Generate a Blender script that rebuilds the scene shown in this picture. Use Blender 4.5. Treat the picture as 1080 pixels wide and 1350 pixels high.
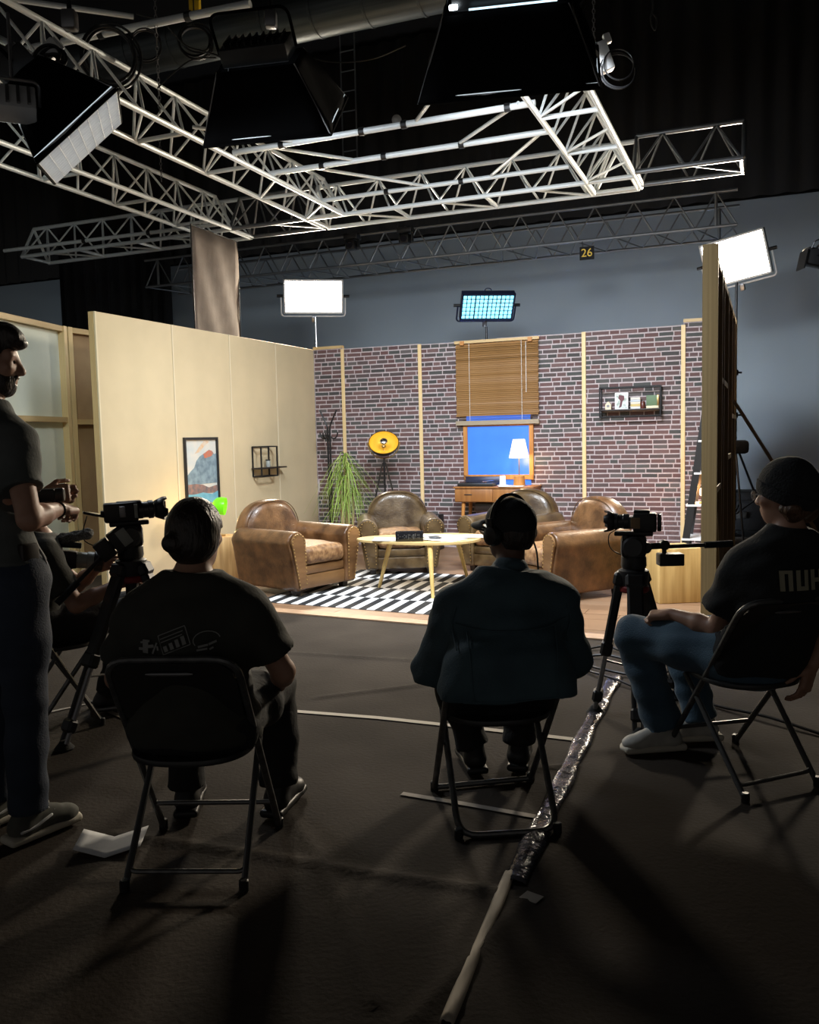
import bpy, bmesh, math, random
import numpy as np
from mathutils import Vector, Matrix, Quaternion, Euler
random.seed(7); rng = np.random.default_rng(7)
scene = bpy.context.scene
COL = scene.collection
for o in list(bpy.data.objects): bpy.data.objects.remove(o)

# ------------------------------------------------------------------ camera
FPX = 1150.0; CAM_H = 1.45
PITCH = math.atan(98 / FPX); ROLL = 0.0226
cp, sp, cr, sr = math.cos(PITCH), math.sin(PITCH), math.cos(ROLL), math.sin(ROLL)
cF = Vector((0, cp, -sp)); cR = Vector((1, 0, 0)) * cr - Vector((0, sp, cp)) * sr
cU = Vector((1, 0, 0)) * sr + Vector((0, sp, cp)) * cr
cd = bpy.data.cameras.new('camera'); cam = bpy.data.objects.new('camera', cd); COL.objects.link(cam)
cd.sensor_fit = 'HORIZONTAL'; cd.sensor_width = 36; cd.lens = 36 * FPX / 1080; cd.clip_start = .05; cd.clip_end = 100
cam.matrix_world = Matrix(((cR.x, cU.x, -cF.x, 0), (cR.y, cU.y, -cF.y, 0), (cR.z, cU.z, -cF.z, CAM_H), (0, 0, 0, 1)))
scene.camera = cam
def at(u, v, Y):                     # point of the room seen at pixel (u, v), Y metres into the room
    q = cF + cR * ((u - 540) / FPX) + cU * ((675 - v) / FPX)
    return Vector((0, 0, CAM_H)) + q * (Y / q.y)
def on_floor(u, v, z=0):
    q = cF + cR * ((u - 540) / FPX) + cU * ((675 - v) / FPX)
    return Vector((0, 0, CAM_H)) + q * ((z - CAM_H) / q.z)

# ------------------------------------------------------------------ world, exposure
w = bpy.data.worlds.new('world'); scene.world = w; w.use_nodes = True
w.node_tree.nodes['Background'].inputs[0].default_value = (.50, .475, .45, 1)
w.node_tree.nodes['Background'].inputs[1].default_value = .18
scene.view_settings.view_transform = 'Standard'; scene.view_settings.look = 'None'
scene.view_settings.gamma = 1; scene.view_settings.use_curve_mapping = False
scene.view_settings.exposure = 0.0
# strengths of the lamps; floor floods and pale unit are added (used by their builders further down)
POWER = dict(soft_right=192, soft_mid=58, soft_left=62, panel_left=92, panel_right=170, panel_blue=34, cyc_added=24, unit=38)
FACE = dict(soft=6, panel_left=26, panel_right=26, panel_blue=3.0)

# ------------------------------------------------------------------ frame of the set (a along the brick wall, b out of it towards the camera)
TH = math.radians(22.3)
C0 = Vector((-1.265, 12.1, 0)); EX = Vector((math.cos(TH), -math.sin(TH), 0)); NB = Vector((math.sin(TH), math.cos(TH), 0))
def S(a, b, z=0): return C0 + EX * a - NB * b + Vector((0, 0, z))
SR = -TH

# ------------------------------------------------------------------ objects
def link(o): COL.objects.link(o); return o
def tag(o, label=None, cat=None, group=None, kind=None):
    if label: o['label'] = label
    if cat: o['category'] = cat
    if group: o['group'] = group
    if kind: o['kind'] = kind
    return o
def thing(name, label, cat, loc=(0, 0, 0), rz=0, group=None, kind=None):
    o = link(bpy.data.objects.new(name, None)); o.location = loc; o.rotation_euler = (0, 0, rz); o.empty_display_size = .1
    return tag(o, label, cat, group, kind)
def dup(root, loc, rz, label=None, group=None):
    r = link(root.copy()); r.location = loc; r.rotation_euler = (0, 0, rz)
    if label: r['label'] = label
    if group: r['group'] = group
    for ch in list(root.children):
        c = link(ch.copy()); c.parent = r
        for g in ch.children:
            d_ = link(g.copy()); d_.parent = c
    return r

class MB:
    def __init__(s): s.v = []; s.f = []
    def add(s, v, f):
        n = len(s.v); s.v += [tuple(p) for p in v]; s.f += [tuple(i + n for i in q) for q in f]; return s
    def box(s, c, d, R=None, taper=1.0):
        x, y, z = d[0] / 2, d[1] / 2, d[2] / 2
        P = [Vector((sx * x * (taper if sz < 0 else 1), sy * y * (taper if sz < 0 else 1), sz * z)) for sz in (-1, 1) for sy in (-1, 1) for sx in (-1, 1)]
        if R is not None: P = [R @ p for p in P]
        c = Vector(c)
        return s.add([c + p for p in P], [(0, 2, 3, 1), (4, 5, 7, 6), (0, 1, 5, 4), (2, 6, 7, 3), (0, 4, 6, 2), (1, 3, 7, 5)])
    def rbox(s, c, d, r=.01, R=None, seg=2):
        bm = bmesh.new(); bmesh.ops.create_cube(bm, size=1)
        for v in bm.verts: v.co = Vector((v.co.x * d[0], v.co.y * d[1], v.co.z * d[2]))
        bmesh.ops.bevel(bm, geom=bm.edges[:], offset=r, segments=seg, affect='EDGES', profile=.5)
        bm.verts.ensure_lookup_table(); c = Vector(c)
        V = [c + ((R @ v.co) if R is not None else v.co) for v in bm.verts]; F = [[v.index for v in f.verts] for f in bm.faces]
        bm.free(); return s.add(V, F)
    def tube(s, pts, r, n=8, closed=False, cap=True):
        pts = [Vector(p) for p in pts]; m = len(pts)
        rs = r if isinstance(r, (list, tuple)) else [r] * m
        T = []
        for i in range(m):
            a = pts[(i - 1) % m] if (closed or i > 0) else pts[i]; b = pts[(i + 1) % m] if (closed or i < m - 1) else pts[i]
            T.append((b - a).normalized())
        up = Vector((0, 0, 1)) if abs(T[0].z) < .9 else Vector((1, 0, 0))
        N = (up - T[0] * up.dot(T[0])).normalized(); V = []
        for i in range(m):
            N = (N - T[i] * N.dot(T[i])).normalized(); B = T[i].cross(N)
            for k in range(n):
                a = 2 * math.pi * k / n; V.append(pts[i] + (N * math.cos(a) + B * math.sin(a)) * rs[i])
        F = []
        for i in range(m if closed else m - 1):
            j = (i + 1) % m
            for k in range(n):
                l = (k + 1) % n; F.append((i * n + k, i * n + l, j * n + l, j * n + k))
        if cap and not closed: F.append(tuple(range(n - 1, -1, -1))); F.append(tuple(range((m - 1) * n, m * n)))
        return s.add(V, F)
    def cyl(s, a, b, r0, r1=None, n=16): return s.tube([a, b], [r0, r0 if r1 is None else r1], n)
    def lathe(s, prof, c=(0, 0, 0), n=24, R=None, cap=True):
        c = Vector(c); V = []; m = len(prof)
        for r, z in prof:
            for k in range(n):
                a = 2 * math.pi * k / n; p = Vector((r * math.cos(a), r * math.sin(a), z)); V.append(c + (R @ p if R is not None else p))
        F = [(i * n + k, i * n + (k + 1) % n, (i + 1) * n + (k + 1) % n, (i + 1) * n + k) for i in range(m - 1) for k in range(n)]
        if cap:
            if prof[0][0] > 1e-5: F.append(tuple(range(n - 1, -1, -1)))
            if prof[-1][0] > 1e-5: F.append(tuple(range((m - 1) * n, m * n)))
        return s.add(V, F)
    def ell(s, c, r, n=14, R=None):
        m = n // 2; return s.lathe_scaled([(math.sin(math.pi * i / m), -math.cos(math.pi * i / m)) for i in range(m + 1)], c, r, n, R)
    def lathe_scaled(s, prof, c, r, n, R):
        c = Vector(c); V = []; m = len(prof)
        for q, z in prof:
            for k in range(n):
                a = 2 * math.pi * k / n; p = Vector((q * math.cos(a) * r[0], q * math.sin(a) * r[1], z * r[2])); V.append(c + (R @ p if R is not None else p))
        return s.add(V, [(i * n + k, i * n + (k + 1) % n, (i + 1) * n + (k + 1) % n, (i + 1) * n + k) for i in range(m - 1) for k in range(n)])
    def prism(s, poly, z0, z1):
        n = len(poly)
        V = [Vector((x, y, z0)) for x, y in poly] + [Vector((x, y, z1)) for x, y in poly]
        return s.add(V, [tuple(range(n - 1, -1, -1)), tuple(range(n, 2 * n))] + [(i, (i + 1) % n, n + (i + 1) % n, n + i) for i in range(n)])
    def mesh(s, name, mat, smooth=True, angle=35):
        me = bpy.data.meshes.new(name); me.from_pydata(s.v, [], s.f); me.validate()
        if mat: me.materials.append(mat)
        if smooth:
            me.polygons.foreach_set('use_smooth', [True] * len(me.polygons)); me.set_sharp_from_angle(angle=math.radians(angle))
        return me
    def build(s, name, mat, parent=None, loc=None, smooth=True, angle=35):
        o = link(bpy.data.objects.new(name, s.mesh(name, mat, smooth, angle)))
        if parent: o.parent = parent
        if loc is not None: o.location = loc
        return o
_unit = {}
def rod(name, a, b, r, mat, parent=None, n=10):        # straight round bar, mesh data shared by all bars of a material
    if (mat.name, n) not in _unit: _unit[mat.name, n] = MB().cyl((0, 0, -.5), (0, 0, .5), 1, 1, n).mesh('round_bar', mat)
    a, b = Vector(a), Vector(b); d_ = b - a
    o = link(bpy.data.objects.new(name, _unit[mat.name, n])); o.parent = parent
    o.location = (a + b) / 2; o.rotation_mode = 'QUATERNION'; o.rotation_quaternion = d_.to_track_quat('Z', 'Y'); o.scale = (r, r, d_.length)
    return o
_ubox = {}
def bar(name, c, d, mat, parent=None, rz=0, R=None, bev=.0):      # squared timber etc., shared unit box
    if mat.name not in _ubox: _ubox[mat.name] = MB().box((0, 0, 0), (1, 1, 1)).mesh('square_bar', mat, False)
    o = link(bpy.data.objects.new(name, _ubox[mat.name])); o.parent = parent; o.location = c; o.scale = d
    if R is not None: o.rotation_mode = 'QUATERNION'; o.rotation_quaternion = R.to_quaternion()
    else: o.rotation_euler = (0, 0, rz)
    return o
def arc(c, r, a0, a1, n, ax=Vector((1, 0, 0)), ay=Vector((0, 0, 1))):
    c = Vector(c); return [c + ax * (r * math.cos(a0 + (a1 - a0) * i / n)) + ay * (r * math.sin(a0 + (a1 - a0) * i / n)) for i in range(n + 1)]
def fillet(pts, r, n=5):               # round the inner corners of a polyline
    pts = [Vector(p) for p in pts]; out = [pts[0]]
    for i in range(1, len(pts) - 1):
        a, b, c = pts[i - 1], pts[i], pts[i + 1]; q = min(r, (a - b).length * .45, (c - b).length * .45)
        p0 = b + (a - b).normalized() * q; p1 = b + (c - b).normalized() * q
        for k in range(n + 1):
            t = k / n; out.append(p0 * (1 - t) ** 2 + b * 2 * t * (1 - t) + p1 * t * t)
    return out + [pts[-1]]
def spline(P, n=8):
    P = [Vector(p) for p in P]; Q = [P[0] * 2 - P[1]] + P + [P[-1] * 2 - P[-2]]; out = []
    for i in range(1, len(Q) - 2):
        a, b, c, d_ = Q[i - 1:i + 3]
        for k in range(n):
            t = k / n; out.append(.5 * ((2 * b) + (c - a) * t + (2 * a - 5 * b + 4 * c - d_) * t * t + (3 * b - a - 3 * c + d_) * t ** 3))
    return out + [P[-1]]

# ------------------------------------------------------------------ materials
def mat(name, col, rough=.6, metal=0, col2=None, ns=None, stretch=(1, 1, 1), lo=.35, hi=.65, bump=0, bs=None, emit=None, es=0, spec=.5, coat=0, rough2=None, detail=4, rnd=None, trans=0, sheen=0):
    m = bpy.data.materials.new(name); m.use_nodes = True; nt = m.node_tree; N = nt.nodes; L = nt.links
    b = N['Principled BSDF']; b.inputs['Base Color'].default_value = (*col, 1); b.inputs['Roughness'].default_value = rough
    b.inputs['Metallic'].default_value = metal; b.inputs['Specular IOR Level'].default_value = spec
    if coat: b.inputs['Coat Weight'].default_value = coat
    if sheen: b.inputs['Sheen Weight'].default_value = sheen
    if trans: b.inputs['Transmission Weight'].default_value = trans
    if emit: b.inputs['Emission Color'].default_value = (*emit, 1); b.inputs['Emission Strength'].default_value = es
    tc = N.new('ShaderNodeTexCoord'); mp = N.new('ShaderNodeMapping'); mp.inputs['Scale'].default_value = stretch
    L.new(tc.outputs['Object'], mp.inputs[0]); colout = None
    if ns:
        no = N.new('ShaderNodeTexNoise'); no.inputs['Scale'].default_value = ns; no.inputs['Detail'].default_value = detail; L.new(mp.outputs[0], no.inputs['Vector'])
        rp = N.new('ShaderNodeValToRGB'); rp.color_ramp.elements[0].position = lo; rp.color_ramp.elements[1].position = hi
        rp.color_ramp.elements[0].color = (*col, 1); rp.color_ramp.elements[1].color = (*(col2 or col), 1)
        L.new(no.outputs[0], rp.inputs[0]); L.new(rp.outputs[0], b.inputs['Base Color']); colout = rp.outputs[0]
        if rough2 is not None:
            mr = N.new('ShaderNodeMapRange'); mr.inputs[1].default_value = lo; mr.inputs[2].default_value = hi; mr.inputs[3].default_value = rough; mr.inputs[4].default_value = rough2
            L.new(no.outputs[0], mr.inputs[0]); L.new(mr.outputs[0], b.inputs['Roughness'])
    if rnd:                                            # palette picked per object
        oi = N.new('ShaderNodeObjectInfo'); rp = N.new('ShaderNodeValToRGB'); rp.color_ramp.interpolation = 'CONSTANT'; E_ = rp.color_ramp.elements
        while len(E_) < len(rnd): E_.new(.5)
        for i, c in enumerate(rnd): E_[i].position = i / len(rnd); E_[i].color = (*c, 1)
        L.new(oi.outputs['Random'], rp.inputs[0])
        if colout is not None:
            mx = N.new('ShaderNodeMix'); mx.data_type = 'RGBA'; mx.blend_type = 'MULTIPLY'; mx.inputs[0].default_value = 1
            L.new(rp.outputs[0], mx.inputs[6]); L.new(colout, mx.inputs[7]); L.new(mx.outputs[2], b.inputs['Base Color'])
        else: L.new(rp.outputs[0], b.inputs['Base Color'])
    if bump:
        n2 = N.new('ShaderNodeTexNoise'); n2.inputs['Scale'].default_value = bs or (ns or 40); n2.inputs['Detail'].default_value = 3; L.new(mp.outputs[0], n2.inputs['Vector'])
        bp = N.new('ShaderNodeBump'); bp.inputs['Strength'].default_value = bump; bp.inputs['Distance'].default_value = .01
        L.new(n2.outputs[0], bp.inputs['Height']); L.new(bp.outputs[0], b.inputs['Normal'])
    return m
def wood(name, c1, c2, axis='Z', sc=6, rough=.5, bump=.1):
    st = {'X': (.12, 1.6, 1.6), 'Y': (1.6, .12, 1.6), 'Z': (1.6, 1.6, .12)}[axis]
    return mat(name, c1, rough, col2=c2, ns=sc * 3, stretch=st, lo=.3, hi=.7, bump=bump, detail=6)

X = {}
X['black'] = mat('black_plastic', (.012, .012, .013), .45)
X['black_matte'] = mat('black_fabric', (.010, .010, .011), .85, bump=.3, bs=60)
X['softbox'] = mat('softbox_fabric', (.003, .003, .0034), .8, bump=.5, bs=9, spec=.03)
X['black_metal'] = mat('black_metal', (.012, .012, .013), .3, .2)
X['chair_metal'] = mat('chair_grey_metal', (.17, .17, .168), .36, .65, col2=(.10, .10, .10), ns=25)
X['chair_plastic'] = mat('chair_dark_plastic', (.02, .02, .021), .38, bump=.08, bs=220)
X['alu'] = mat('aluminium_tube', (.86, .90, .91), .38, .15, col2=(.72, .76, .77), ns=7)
X['alu_dark'] = mat('dark_aluminium', (.26, .27, .28), .42, .7, col2=(.17, .18, .19), ns=7)  # darker grey version of the truss aluminium
X['chrome'] = mat('chrome', (.7, .7, .72), .18, 1)
X['steel'] = mat('grey_steel', (.25, .25, .26), .35, .8)
X['duct'] = mat('galvanised_duct', (.10, .115, .12), .42, .75, col2=(.055, .065, .07), ns=5)
X['cream'] = mat('cream_panel', (.64, .525, .335), .55, col2=(.585, .48, .305), ns=2.2, bump=.03, bs=90)
X['cream_edge'] = mat('cream_panel_edge', (.72, .62, .44), .6)
X['board_back'] = mat('pale_board_back', (.80, .84, .77), .7, col2=(.74, .78, .71), ns=3)
X['board_brown'] = mat('brown_board_and_shade', (.36, .24, .125), .7, col2=(.30, .19, .10), ns=4)  # right wall backing, and shade painted on the second neighbour flat
X['pine'] = wood('pine_timber', (.62, .45, .22), (.46, .31, .14), 'Z')
X['pine_x'] = wood('pine_timber_lengthwise', (.62, .45, .22), (.46, .31, .14), 'X')
X['pine_dark'] = wood('darker_timber', (.27, .17, .08), (.19, .12, .055), 'Z')
X['batten'] = wood('batten_pine', (.78, .60, .33), (.66, .47, .22), 'Z')
X['frame_wood'] = wood('window_frame_wood', (.52, .23, .055), (.40, .16, .035), 'Z', bump=.05)
X['sill'] = wood('grey_timber', (.34, .28, .20), (.26, .21, .14), 'X')
X['blind'] = mat('blind_slat_wood', (.30, .16, .055), .45, col2=(.22, .11, .035), ns=12, stretch=(.2, 3, 3))
X['mortar'] = mat('pale_mortar', (.50, .425, .435), .9, col2=(.40, .345, .355), ns=30)
X['brick'] = mat('printed_brick', (1, 1, 1), .85, col2=(.55, .55, .55), ns=34, lo=.3, hi=.72,
    rnd=[(0.157, 0.088, 0.085), (0.124, 0.068, 0.068), (0.098, 0.095, 0.091), (0.170, 0.098, 0.095), (0.078, 0.081, 0.078), (0.141, 0.078, 0.075), (0.111, 0.081, 0.081), (0.131, 0.114, 0.111), (0.176, 0.108, 0.105), (0.068, 0.065, 0.064), (0.138, 0.085, 0.085), (0.150, 0.078, 0.075), (0.095, 0.072, 0.072)])
X['wall_grey'] = mat('studio_wall_grey', (.30, .345, .375), .8, col2=(.27, .315, .345), ns=.5)
X['wall_dark'] = mat('black_drape', (.008, .008, .009), .95)
X['drape_brown'] = mat('dark_masking_drape', (.014, .012, .010), .95)
X['floor'] = mat('black_floor_cloth', (.041, .0315, .024), .84, col2=(.028, .0215, .0165), ns=1.6, rough2=.9, bump=.3, bs=55, spec=.18)
X['plank'] = mat('wood_look_plank', (1, 1, 1), .38, col2=(.68, .66, .64), ns=9, stretch=(.22, 2.4, 1), lo=.3, hi=.72, detail=6,
    rnd=[(.34, .20, .115), (.30, .175, .10), (.37, .225, .135), (.28, .165, .095), (.33, .205, .125)])
X['floor_tan'] = mat('floor_edge_strip', (.48, .31, .19), .6, col2=(.40, .25, .15), ns=6)
X['leather'] = mat('worn_brown_leather', (.048, .019, .006), .30, col2=(.185, .086, .030), ns=6.5, lo=.36, hi=.70, rough2=.46, coat=.15, bump=.22, bs=60, detail=12)
X['leather_olive'] = mat('worn_olive_brown_leather', (.034, .018, .0065), .28, col2=(.120, .074, .029), ns=6.5, lo=.36, hi=.72, rough2=.44, coat=.2, bump=.22, bs=60, detail=12)
X['leather_seat'] = mat('worn_seat_leather', (.135, .060, .022), .5, col2=(.34, .19, .082), ns=26, lo=.36, hi=.66, rough2=.62, bump=.35, bs=40, detail=8)
X['leather_front'] = mat('leather_front_panel', (.125, .058, .019), .45, col2=(.21, .106, .039), ns=6, stretch=(.4, 1, 2), bump=.1, bs=60)
X['brass'] = mat('antique_brass', (.45, .30, .12), .35, .9)
X['foot'] = mat('dark_foot_wood', (.016, .010, .008), .45)
X['table'] = wood('light_ash_table', (.62, .45, .20), (.52, .36, .15), 'X', bump=.03, rough=.35)
X['table_leg'] = wood('light_ash_leg', (.66, .47, .17), (.55, .37, .12), 'Z', bump=.03, rough=.4)
X['paper'] = mat('white_paper', (.82, .82, .82), .75, col2=(.74, .74, .75), ns=9)
X['teak'] = mat('teak_veneer', (.36, .155, .045), .4, col2=(.25, .10, .028), ns=14, stretch=(1.6, 1, .15), detail=6)
X['stump'] = mat('peeled_log', (.56, .36, .15), .55, col2=(.38, .22, .085), ns=14, stretch=(1.5, 1.5, .16), bump=.15, bs=20)
X['block'] = mat('oak_block', (.60, .41, .16), .5, col2=(.42, .26, .085), ns=9, stretch=(2.2, 2.2, .14), bump=.12, bs=16, detail=6)
X['white'] = mat('white_plastic', (.8, .8, .8), .45)
X['lampshade'] = mat('pleated_lampshade', (.85, .76, .58), .8, emit=(1, .73, .36), es=1.15)
X['yellow_in'] = mat('gold_reflector', (.80, .50, .06), .3, .35, col2=(.70, .42, .04), ns=6, emit=(1, .55, .05), es=.22)
X['green_glass'] = mat('green_lamp_glass', (.10, .42, .01), .25, emit=(.20, .85, .01), es=.55)
X['bulb'] = mat('warm_bulb', (1, .8, .5), .3, emit=(1, .62, .25), es=14)
X['blue_pane'] = mat('backlit_blue_pane', (.02, .10, .45), .4, col2=(.025, .12, .5), ns=6, emit=(.045, .19, .86), es=.78)
X['jean'] = mat('blue_denim', (.040, .085, .135), .8, col2=(.065, .125, .18), ns=7, bump=.3, bs=160, sheen=.1)
X['jean_dark'] = mat('dark_denim', (.014, .024, .046), .8, col2=(.024, .036, .062), ns=8, bump=.3, bs=160)
X['tee_olive'] = mat('washed_black_cotton', (.034, .033, .025), .85, col2=(.024, .024, .019), ns=9, bump=.2, bs=90)
X['tee_grey'] = mat('charcoal_cotton', (.085, .092, .090), .85, col2=(.060, .068, .066), ns=9, bump=.2, bs=90)
X['tee_black'] = mat('black_cotton', (.008, .009, .010), .85, bump=.2, bs=90)
X['jacket'] = mat('dark_blue_overshirt', (.052, .095, .118), .78, col2=(.038, .070, .090), ns=7, bump=.25, bs=110)
X['trousers'] = mat('black_trousers', (.010, .010, .011), .85, bump=.3, bs=60)
X['skin'] = mat('skin', (.40, .225, .155), .5, col2=(.34, .18, .12), ns=14, bump=.04, bs=120)
X['skin_shaded'] = mat('shaded_skin', (.13, .065, .042), .5, col2=(.10, .05, .033), ns=14)  # darker copy of the skin, poor light on the neck put into colour
X['hair'] = mat('dark_hair', (.012, .008, .006), .42, col2=(.024, .015, .010), ns=60, stretch=(1, 1, .25), bump=.7, bs=90)
X['hair_brown'] = mat('brown_hair', (.06, .028, .013), .45, col2=(.11, .055, .025), ns=50, stretch=(1, 1, .3), bump=.7, bs=90)
X['eye'] = mat('eye', (.03, .02, .015), .15)
X['cap'] = mat('navy_black_cap', (.006, .007, .010), .8, bump=.2, bs=150)
X['peak'] = mat('grey_cap_peak', (.05, .05, .052), .8)
X['beanie'] = mat('black_knit', (.009, .010, .012), .9, bump=.7, bs=120, ns=30, col2=(.013, .015, .018))
X['shoe_grey'] = mat('grey_suede', (.10, .10, .085), .9, col2=(.075, .075, .065), ns=25)
X['shoe_white'] = mat('off_white_shoe', (.55, .53, .48), .7, col2=(.42, .41, .38), ns=18)
X['sole'] = mat('pale_rubber', (.58, .54, .45), .7)
X['leaf'] = mat('strappy_leaf', (.15, .27, .035), .5, col2=(.34, .44, .09), ns=2.5, stretch=(6, 6, 1), lo=.3, hi=.7)
X['leaf_dark'] = mat('small_green_leaf', (.04, .10, .02), .5, col2=(.12, .16, .03), ns=12)
X['stem'] = mat('pale_plant_stem', (.50, .40, .20), .7, col2=(.38, .30, .15), ns=20)
X['grey_cloth'] = mat('taupe_cloth', (.19, .145, .115), .85, col2=(.15, .115, .09), ns=4, bump=.1, bs=40)
X['red'] = mat('red_band', (.22, .012, .012), .5)
X['yellow'] = mat('yellow_paint', (.65, .42, .01), .5)
X['tape'] = mat('white_tape', (.50, .44, .36), .7)
X['tape_grey'] = mat('grey_tape', (.26, .23, .20), .7)
X['foil'] = mat('clear_plastic_cover', (.15, .145, .17), .22, .5, col2=(.05, .048, .06), ns=16, bump=1.0, bs=26)
X['cable'] = mat('black_rubber_cable', (.014, .014, .015), .4)
X['fur'] = mat('grey_fur', (.30, .30, .29), .9, col2=(.08, .08, .08), ns=130, bump=1, bs=160)
X['lens'] = mat('lens_barrel', (.03, .03, .032), .3)
X['lens_grey'] = mat('grey_lens_barrel', (.30, .32, .30), .35)
X['glass'] = mat('dark_lens_glass', (.02, .02, .03), .05, spec=.8)
X['screen'] = mat('dark_screen', (.01, .01, .012), .12)
X['grid'] = mat('softbox_diffuser', (.8, .85, .9), .7, emit=(.80, .92, 1), es=.62)
X['unit'] = mat('lamp_housing_pale', (.55, .56, .57), .5)
X['cell'] = mat('lit_led_cell', (.5, .9, .9), .4, emit=(.18, .72, 1), es=FACE['panel_blue'] * .62)
X['panel_face'] = mat('lit_led_panel', (1, .95, .9), .4, emit=(1, .90, .74), es=FACE['panel_left'])
X['blue_metal'] = mat('blue_black_metal', (.02, .025, .06), .35, .3)
X['green_box'] = mat('green_print', (.10, .17, .09), .6)
X['pot'] = mat('dark_planter', (.05, .045, .04), .6)
X['glass_clear'] = mat('clear_plastic', (.85, .9, .9), .08, trans=.9)

# ------------------------------------------------------------------ smooth bodies: distance fields turned into one continuous mesh
class SDF:
    def __init__(s, lo, hi, h):
        s.lo = np.array(lo, np.float32); s.h = h
        s.n = np.ceil((np.array(hi) - s.lo) / h).astype(int) + 1
        s.ax = [(s.lo[i] + np.arange(s.n[i], dtype=np.float32) * h) for i in range(3)]
        s.d = np.full(s.n, .2, np.float32)
    def _apply(s, lo, hi, fn, k, op):
        i0 = np.clip(np.floor((np.array(lo) - s.lo) / s.h).astype(int), 0, s.n); i1 = np.clip(np.ceil((np.array(hi) - s.lo) / s.h).astype(int) + 1, 0, s.n)
        if np.any(i1 - i0 < 1): return s
        sl = tuple(slice(a, b) for a, b in zip(i0, i1))
        x = s.ax[0][sl[0]][:, None, None]; y = s.ax[1][sl[1]][None, :, None]; z = s.ax[2][sl[2]][None, None, :]
        e = fn(x, y, z); D = s.d[sl]
        if op == 'u':
            if k > 0:
                q = np.maximum(k - np.abs(D - e), 0) / k; s.d[sl] = np.minimum(D, e) - q * q * k * .25
            else: s.d[sl] = np.minimum(D, e)
        elif op == 'i': s.d[sl] = np.maximum(D, e)
        else: s.d[sl] = np.maximum(D, -e)
        return s
    def caps(s, a, b, ra, rb=None, k=.02, sq=None, op='u'):
        a = np.array(a, np.float32); b = np.array(b, np.float32); rb = ra if rb is None else rb; m = max(ra, rb) + k + 2 * s.h
        ba = b - a; L2 = max(float(ba @ ba), 1e-9)
        def fn(x, y, z):
            px, py, pz = x - a[0], y - a[1], z - a[2]
            t = np.clip((px * ba[0] + py * ba[1] + pz * ba[2]) / L2, 0, 1)
            qx, qy, qz = px - t * ba[0], py - t * ba[1], pz - t * ba[2]; d2 = qx * qx + qy * qy + qz * qz; f_ = 1
            if sq is not None:
                u = np.array(sq[0], np.float32); u = u / np.linalg.norm(u); c = qx * u[0] + qy * u[1] + qz * u[2]; d2 = d2 + c * c * (1 / sq[1] ** 2 - 1); f_ = .5 + .5 * sq[1]
            return (np.sqrt(d2) - (ra + (rb - ra) * t)) * f_
        return s._apply(np.minimum(a, b) - m, np.maximum(a, b) + m, fn, k, op)
    def chain(s, P, R, k=.02, sq=None):
        for i in range(len(P) - 1): s.caps(P[i], P[i + 1], R[i], R[i + 1], k, sq)
        return s
    def ell(s, c, r, R=None, k=.02, op='u'):
        c = np.array(c, np.float32); r = np.array(r, np.float32); M_ = np.array(R, np.float32) if R is not None else None; m = float(r.max()) + k + 2 * s.h; mn = float(r.min())
        def fn(x, y, z):
            px, py, pz = x - c[0], y - c[1], z - c[2]
            if M_ is not None: px, py, pz = (M_[0, i] * px + M_[1, i] * py + M_[2, i] * pz for i in range(3))
            k0 = np.sqrt((px / r[0]) ** 2 + (py / r[1]) ** 2 + (pz / r[2]) ** 2); k1 = np.sqrt((px / r[0] ** 2) ** 2 + (py / r[1] ** 2) ** 2 + (pz / r[2] ** 2) ** 2)
            return k0 * (k0 - 1) / np.maximum(k1, 1e-4)
        return s._apply(c - m, c + m, fn, k, op)
    def rbox(s, c, hf, r, R=None, k=.0, op='u'):
        c = np.array(c, np.float32); hf = np.array(hf, np.float32); M_ = np.array(R, np.float32) if R is not None else None; m = float(np.linalg.norm(hf)) + k + 2 * s.h
        def fn(x, y, z):
            px, py, pz = x - c[0], y - c[1], z - c[2]
            if M_ is not None: px, py, pz = (M_[0, i] * px + M_[1, i] * py + M_[2, i] * pz for i in range(3))
            qx, qy, qz = np.abs(px) - (hf[0] - r), np.abs(py) - (hf[1] - r), np.abs(pz) - (hf[2] - r)
            return np.sqrt(np.maximum(qx, 0) ** 2 + np.maximum(qy, 0) ** 2 + np.maximum(qz, 0) ** 2) + np.minimum(np.maximum(qx, np.maximum(qy, qz)), 0) - r
        return s._apply(c - m, c + m, fn, k, op)
    def plane(s, p, n):                # keep what lies behind the plane
        n = np.array(n, float); n = n / np.linalg.norm(n); c = float(np.dot(p, n))
        s.d = np.maximum(s.d, (n[0] * s.ax[0][:, None, None] + n[1] * s.ax[1][None, :, None] + n[2] * s.ax[2][None, None, :] - c).astype(np.float32)); return s
    def fn(s, lo, hi, f, k=0, op='u'): return s._apply(lo, hi, f, k, op)
    def mesh(s, name, mat, wrinkle=0, wf=30, seed=0):
        d = s.d; ins = d < 0
        c = np.zeros(tuple(q - 1 for q in s.n), np.int8)
        for i in (0, 1):
            for j in (0, 1):
                for k in (0, 1): c += ins[i:s.n[0] - 1 + i, j:s.n[1] - 1 + j, k:s.n[2] - 1 + k]
        I, J, K = np.nonzero((c > 0) & (c < 8)); idx = np.full(c.shape, -1, np.int32); idx[I, J, K] = np.arange(len(I))
        acc = np.zeros((len(I), 3)); cnt = np.zeros(len(I))
        cor = [(i, j, k) for i in (0, 1) for j in (0, 1) for k in (0, 1)]
        for p in cor:
            for ax in range(3):
                if p[ax] == 0:
                    q = list(p); q[ax] = 1
                    a = d[I + p[0], J + p[1], K + p[2]]; b = d[I + q[0], J + q[1], K + q[2]]; m = (a < 0) != (b < 0); t = np.where(m, a / np.where(m, a - b, 1), 0)
                    P = np.tile(np.array(p, float), (len(I), 1)); P[:, ax] += t; acc += P * m[:, None]; cnt += m
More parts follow.
